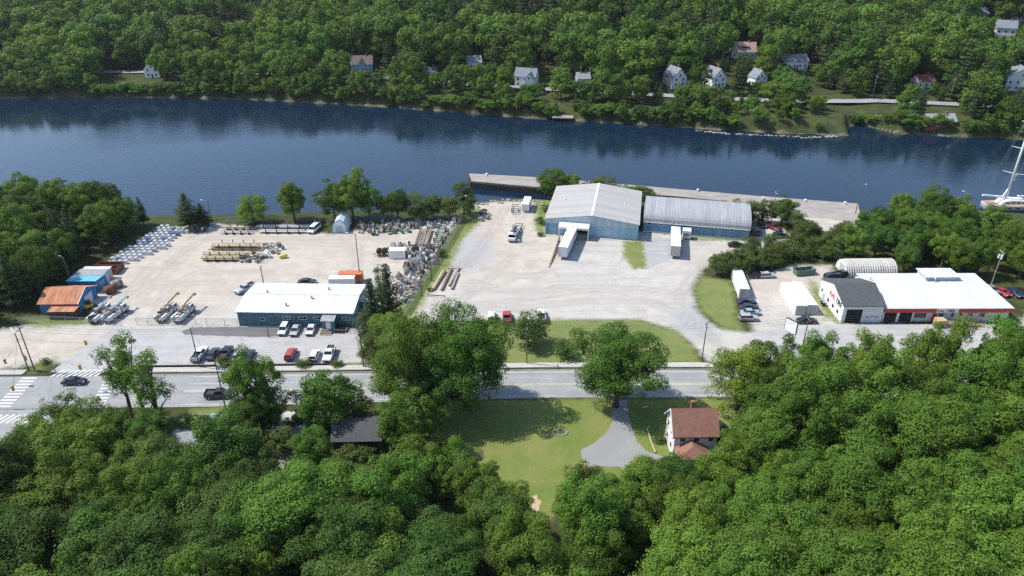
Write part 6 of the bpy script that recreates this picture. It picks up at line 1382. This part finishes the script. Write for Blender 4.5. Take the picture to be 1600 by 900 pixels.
# yacht
mat('hull_white', (.80, .80, .79), .3, .02, 1.); mat('teak', (.42, .30, .18), .7, .1, 1.)
p = Vector((*G(1566, 326, WATER_Z), WATER_Z)); o = thing('sailing_yacht', 'large white sailing yacht with a tall mast moored at the right edge', 'yacht', p, .0)
b = MB(); secs = [(-7, 1.6, 2.4), (-4, 2.6, 2.1), (2, 3.2, 2.0), (12, 3.3, 2.1), (20, 2.4, 2.5), (26, .1, 3.0)]; vs = []
for x, w_, zt in secs: vs += [(x, -w_, zt), (x, -w_ * .82, .2), (x, 0, -.8), (x, w_ * .82, .2), (x, w_, zt)]
fs = [(5 * i + k, 5 * i + 5 + k, 5 * i + 6 + k, 5 * i + 1 + k) for i in range(5) for k in range(4)] + [(0, 1, 2, 3, 4)]; b.add(vs, fs); b.obj('hull', 'hull_white', o, True)
b = MB(); b.add([(x, -w_ + .08, zt - .05) for x, w_, zt in secs] + [(x, w_ - .08, zt - .05) for x, w_, zt in secs[::-1]], [tuple(range(12))]); b.obj('deck', 'teak', o)
b = MB(); b.prism([(-2.5, 2.0), (8, 2.0), (6.5, 3.4), (1., 3.7), (-1.5, 3.2)], 'y', -1.8, 1.8); cb = b.obj('cabin', 'hull_white', o, bevel=.15)
for k in range(4): b = MB(); b.bb(-.6 + 1.8 * k, .7 + 1.8 * k, -1.84, -1.78, 2.5, 2.95); b.obj('porthole', 'window_glass', cb)
for k in range(7): b = MB(); b.bb(-3 + 2.8 * k, -2. + 2.8 * k, -3.3 + (.3 if k < 1 or k > 5 else 0), -3.0, 1.1, 1.4); b.obj('porthole', 'window_glass', o)
b = MB(); b.tube([(0, 0, 2.), (0, 0, 20), (0, 0, 42)], [.42, .36, .22], 8); ms = b.obj('mast', 'hull_white', o, True)
b = MB(); b.prism([(-1.6, 3.8), (-.2, 3.8), (-.2, 7.5)], 'y', -.25, .25); b.obj('mast_fairing', 'hull_white', ms)
for z, w_ in ((12.5, 2.8), (21, 2.6), (29.5, 2.2), (37, 1.6)):
    for s in (-1, 1): b = MB(); b.tube([(0, 0, z), (-s * .9 * w_, s * w_ * .8, z + .25)], [.14, .07], 5); b.obj('spreader', 'hull_white', ms)
b = MB(); b.cyl((.5, 0, 10.2), (.5, 0, 10.8), .5, 8); b.cyl((.9, .2, 11.3), (.9, .2, 11.9), .35, 8); b.obj('radar_dome', 'hull_white', ms)
b = MB(); b.tube([(-.4, 0, 4.2), (-8.2, 0, 4.9)], .36, 8); b.obj('boom', 'hull_white', o); b = MB(); b.tube([(10.5, 0, 4.2), (3.8, 0, 4.6)], .32, 8); b.obj('boom', 'hull_white', o); b = MB(); b.tube([(11, 0, 2), (11, 0, 32)], [.34, .2], 8); b.obj('mizzen_mast', 'hull_white', o)
for a, c in (((-7, 0, 2.4), (0, 0, 40)), ((-8, .0, 5.), (0, 0, 39)), ((0, -3.1, 2.1), (.6, -1.8, 21)), ((0, 3.1, 2.1), (.6, 1.8, 21)), ((25, 0, 3), (0, 0, 41))): b = MB(); b.tube([a, c], .035, 4); b.obj('stay', 'steel', o)
for k in range(14): b = MB(); b.cyl((-6.5 + 2 * k, -2.4 if k < 2 else -3.0 if k < 11 else -2., 2.1), (-6.5 + 2 * k, -2.4 if k < 2 else -3.0 if k < 11 else -2., 3.0), .04, 5); b.obj('stanchion', 'steel', o)
# ---------------------------------------------------------------- small planting, lawn details
for px, py, h, r, lab in ((349, 571, 1.5, 1.9, 'round bush behind the timber edging, below the dark pickup'), (377, 571, 1.5, 2.0, 'round bush behind the timber edging, below the silver car'), (475, 570, 1.6, 1.8, 'round bush right of the red SUV'), (528, 570, 1.3, 1.5, 'small round bush at the right end of the parking row'), (1048, 725, 2.2, 1.6, 'bush at the corner of the white house porch'), (902, 756, 4.5, 2.2, 'dark round bush at the lower edge of the lawn'), (930, 752, 3., 1.8, 'green bush below the driveway apron'), (1132, 702, 5.0, 3.6, 'pale feathery bush right of the white house'), (1030, 690, 1.2, 1.2, 'low bush in the edged flower bed'), (690, 400, 2.4, 1.6, 'dark bush on the grass strip by the slanting fence'), (672, 454, 1.2, .8, 'tiny bush by the laid-out beams'), (843, 350, 2.2, 1.8, 'weedy bush against the left warehouse wall'), (852, 330, 2.2, 1.8, 'weedy bush at the back corner of the warehouse'), (1232, 358, 2., 2., 'low bush beside the maroon pickup'), (1262, 356, 1.6, 1.4, 'scrubby bush on the concrete wharf slab'), (70, 568, 1.2, 1.2, 'low bush at the crossroads corner'), (845, 368, 1.4, 1.2, 'low weeds at the front left corner of the warehouse'), (1040, 309, 2.2, 2., 'weedy bush behind the left end of the arched-roof building'), (1086, 312, 1.8, 2.2, 'weedy bush behind the middle of the arched-roof building'), (1128, 316, 2.2, 2.4, 'weedy bush behind the right end of the arched-roof building'), (1152, 326, 3., 2.4, 'bush at the back right corner of the arched-roof building'), (546, 716, 2.4, 2.2, 'bush in front of the left end of the dark shed'), (574, 714, 2.4, 2.2, 'bush in front of the right end of the dark shed'), (570, 555, 2., 1.6, 'small bush by the pole at the parking lot end'), (460, 668, 3., 2.4, 'bush left of the gravel drive'), (300, 690, 5., 3.4, 'bush in front of the pale blue pickup')):
    x, y = G(px, py); tree('shrub', x, y, h, lab, None, r)
st = thing('fire_ring', 'small ring of pale stones on the lawn', 'stones', P(875, 676)); 
for k in range(14): a = 2 * pi * k / 14; q = inst('stone', STONES[k % 6], st, (1.3 * cos(a), .9 * sin(a), .08), a, .28)
q = sheet('bare_soil', GP((832, 775), (840, 773), (846, 790), (838, 803), (831, 800)), .02, 'tan_fence')

# ---------------------------------------------------------------- thin summer haze
m = bpy.data.materials.new('haze'); m.use_nodes = True; nt_ = m.node_tree; nt_.nodes.remove(nt_.nodes['Principled BSDF'])
pv = nt_.nodes.new('ShaderNodeVolumePrincipled'); pv.inputs['Color'].default_value = (.86, .92, 1., 1); pv.inputs['Density'].default_value = HAZE; pv.inputs['Anisotropy'].default_value = .3
nt_.links.new(pv.outputs[0], nt_.nodes['Material Output'].inputs['Volume']); MATS['haze'] = m
b = MB(); b.bb(-1700, 1700, -300, 2600, -9, 190); hz = b.obj('haze', 'haze'); struct(hz, 'stuff'); tag(hz, 'thin pale summer haze over the river and far hill', 'haze')
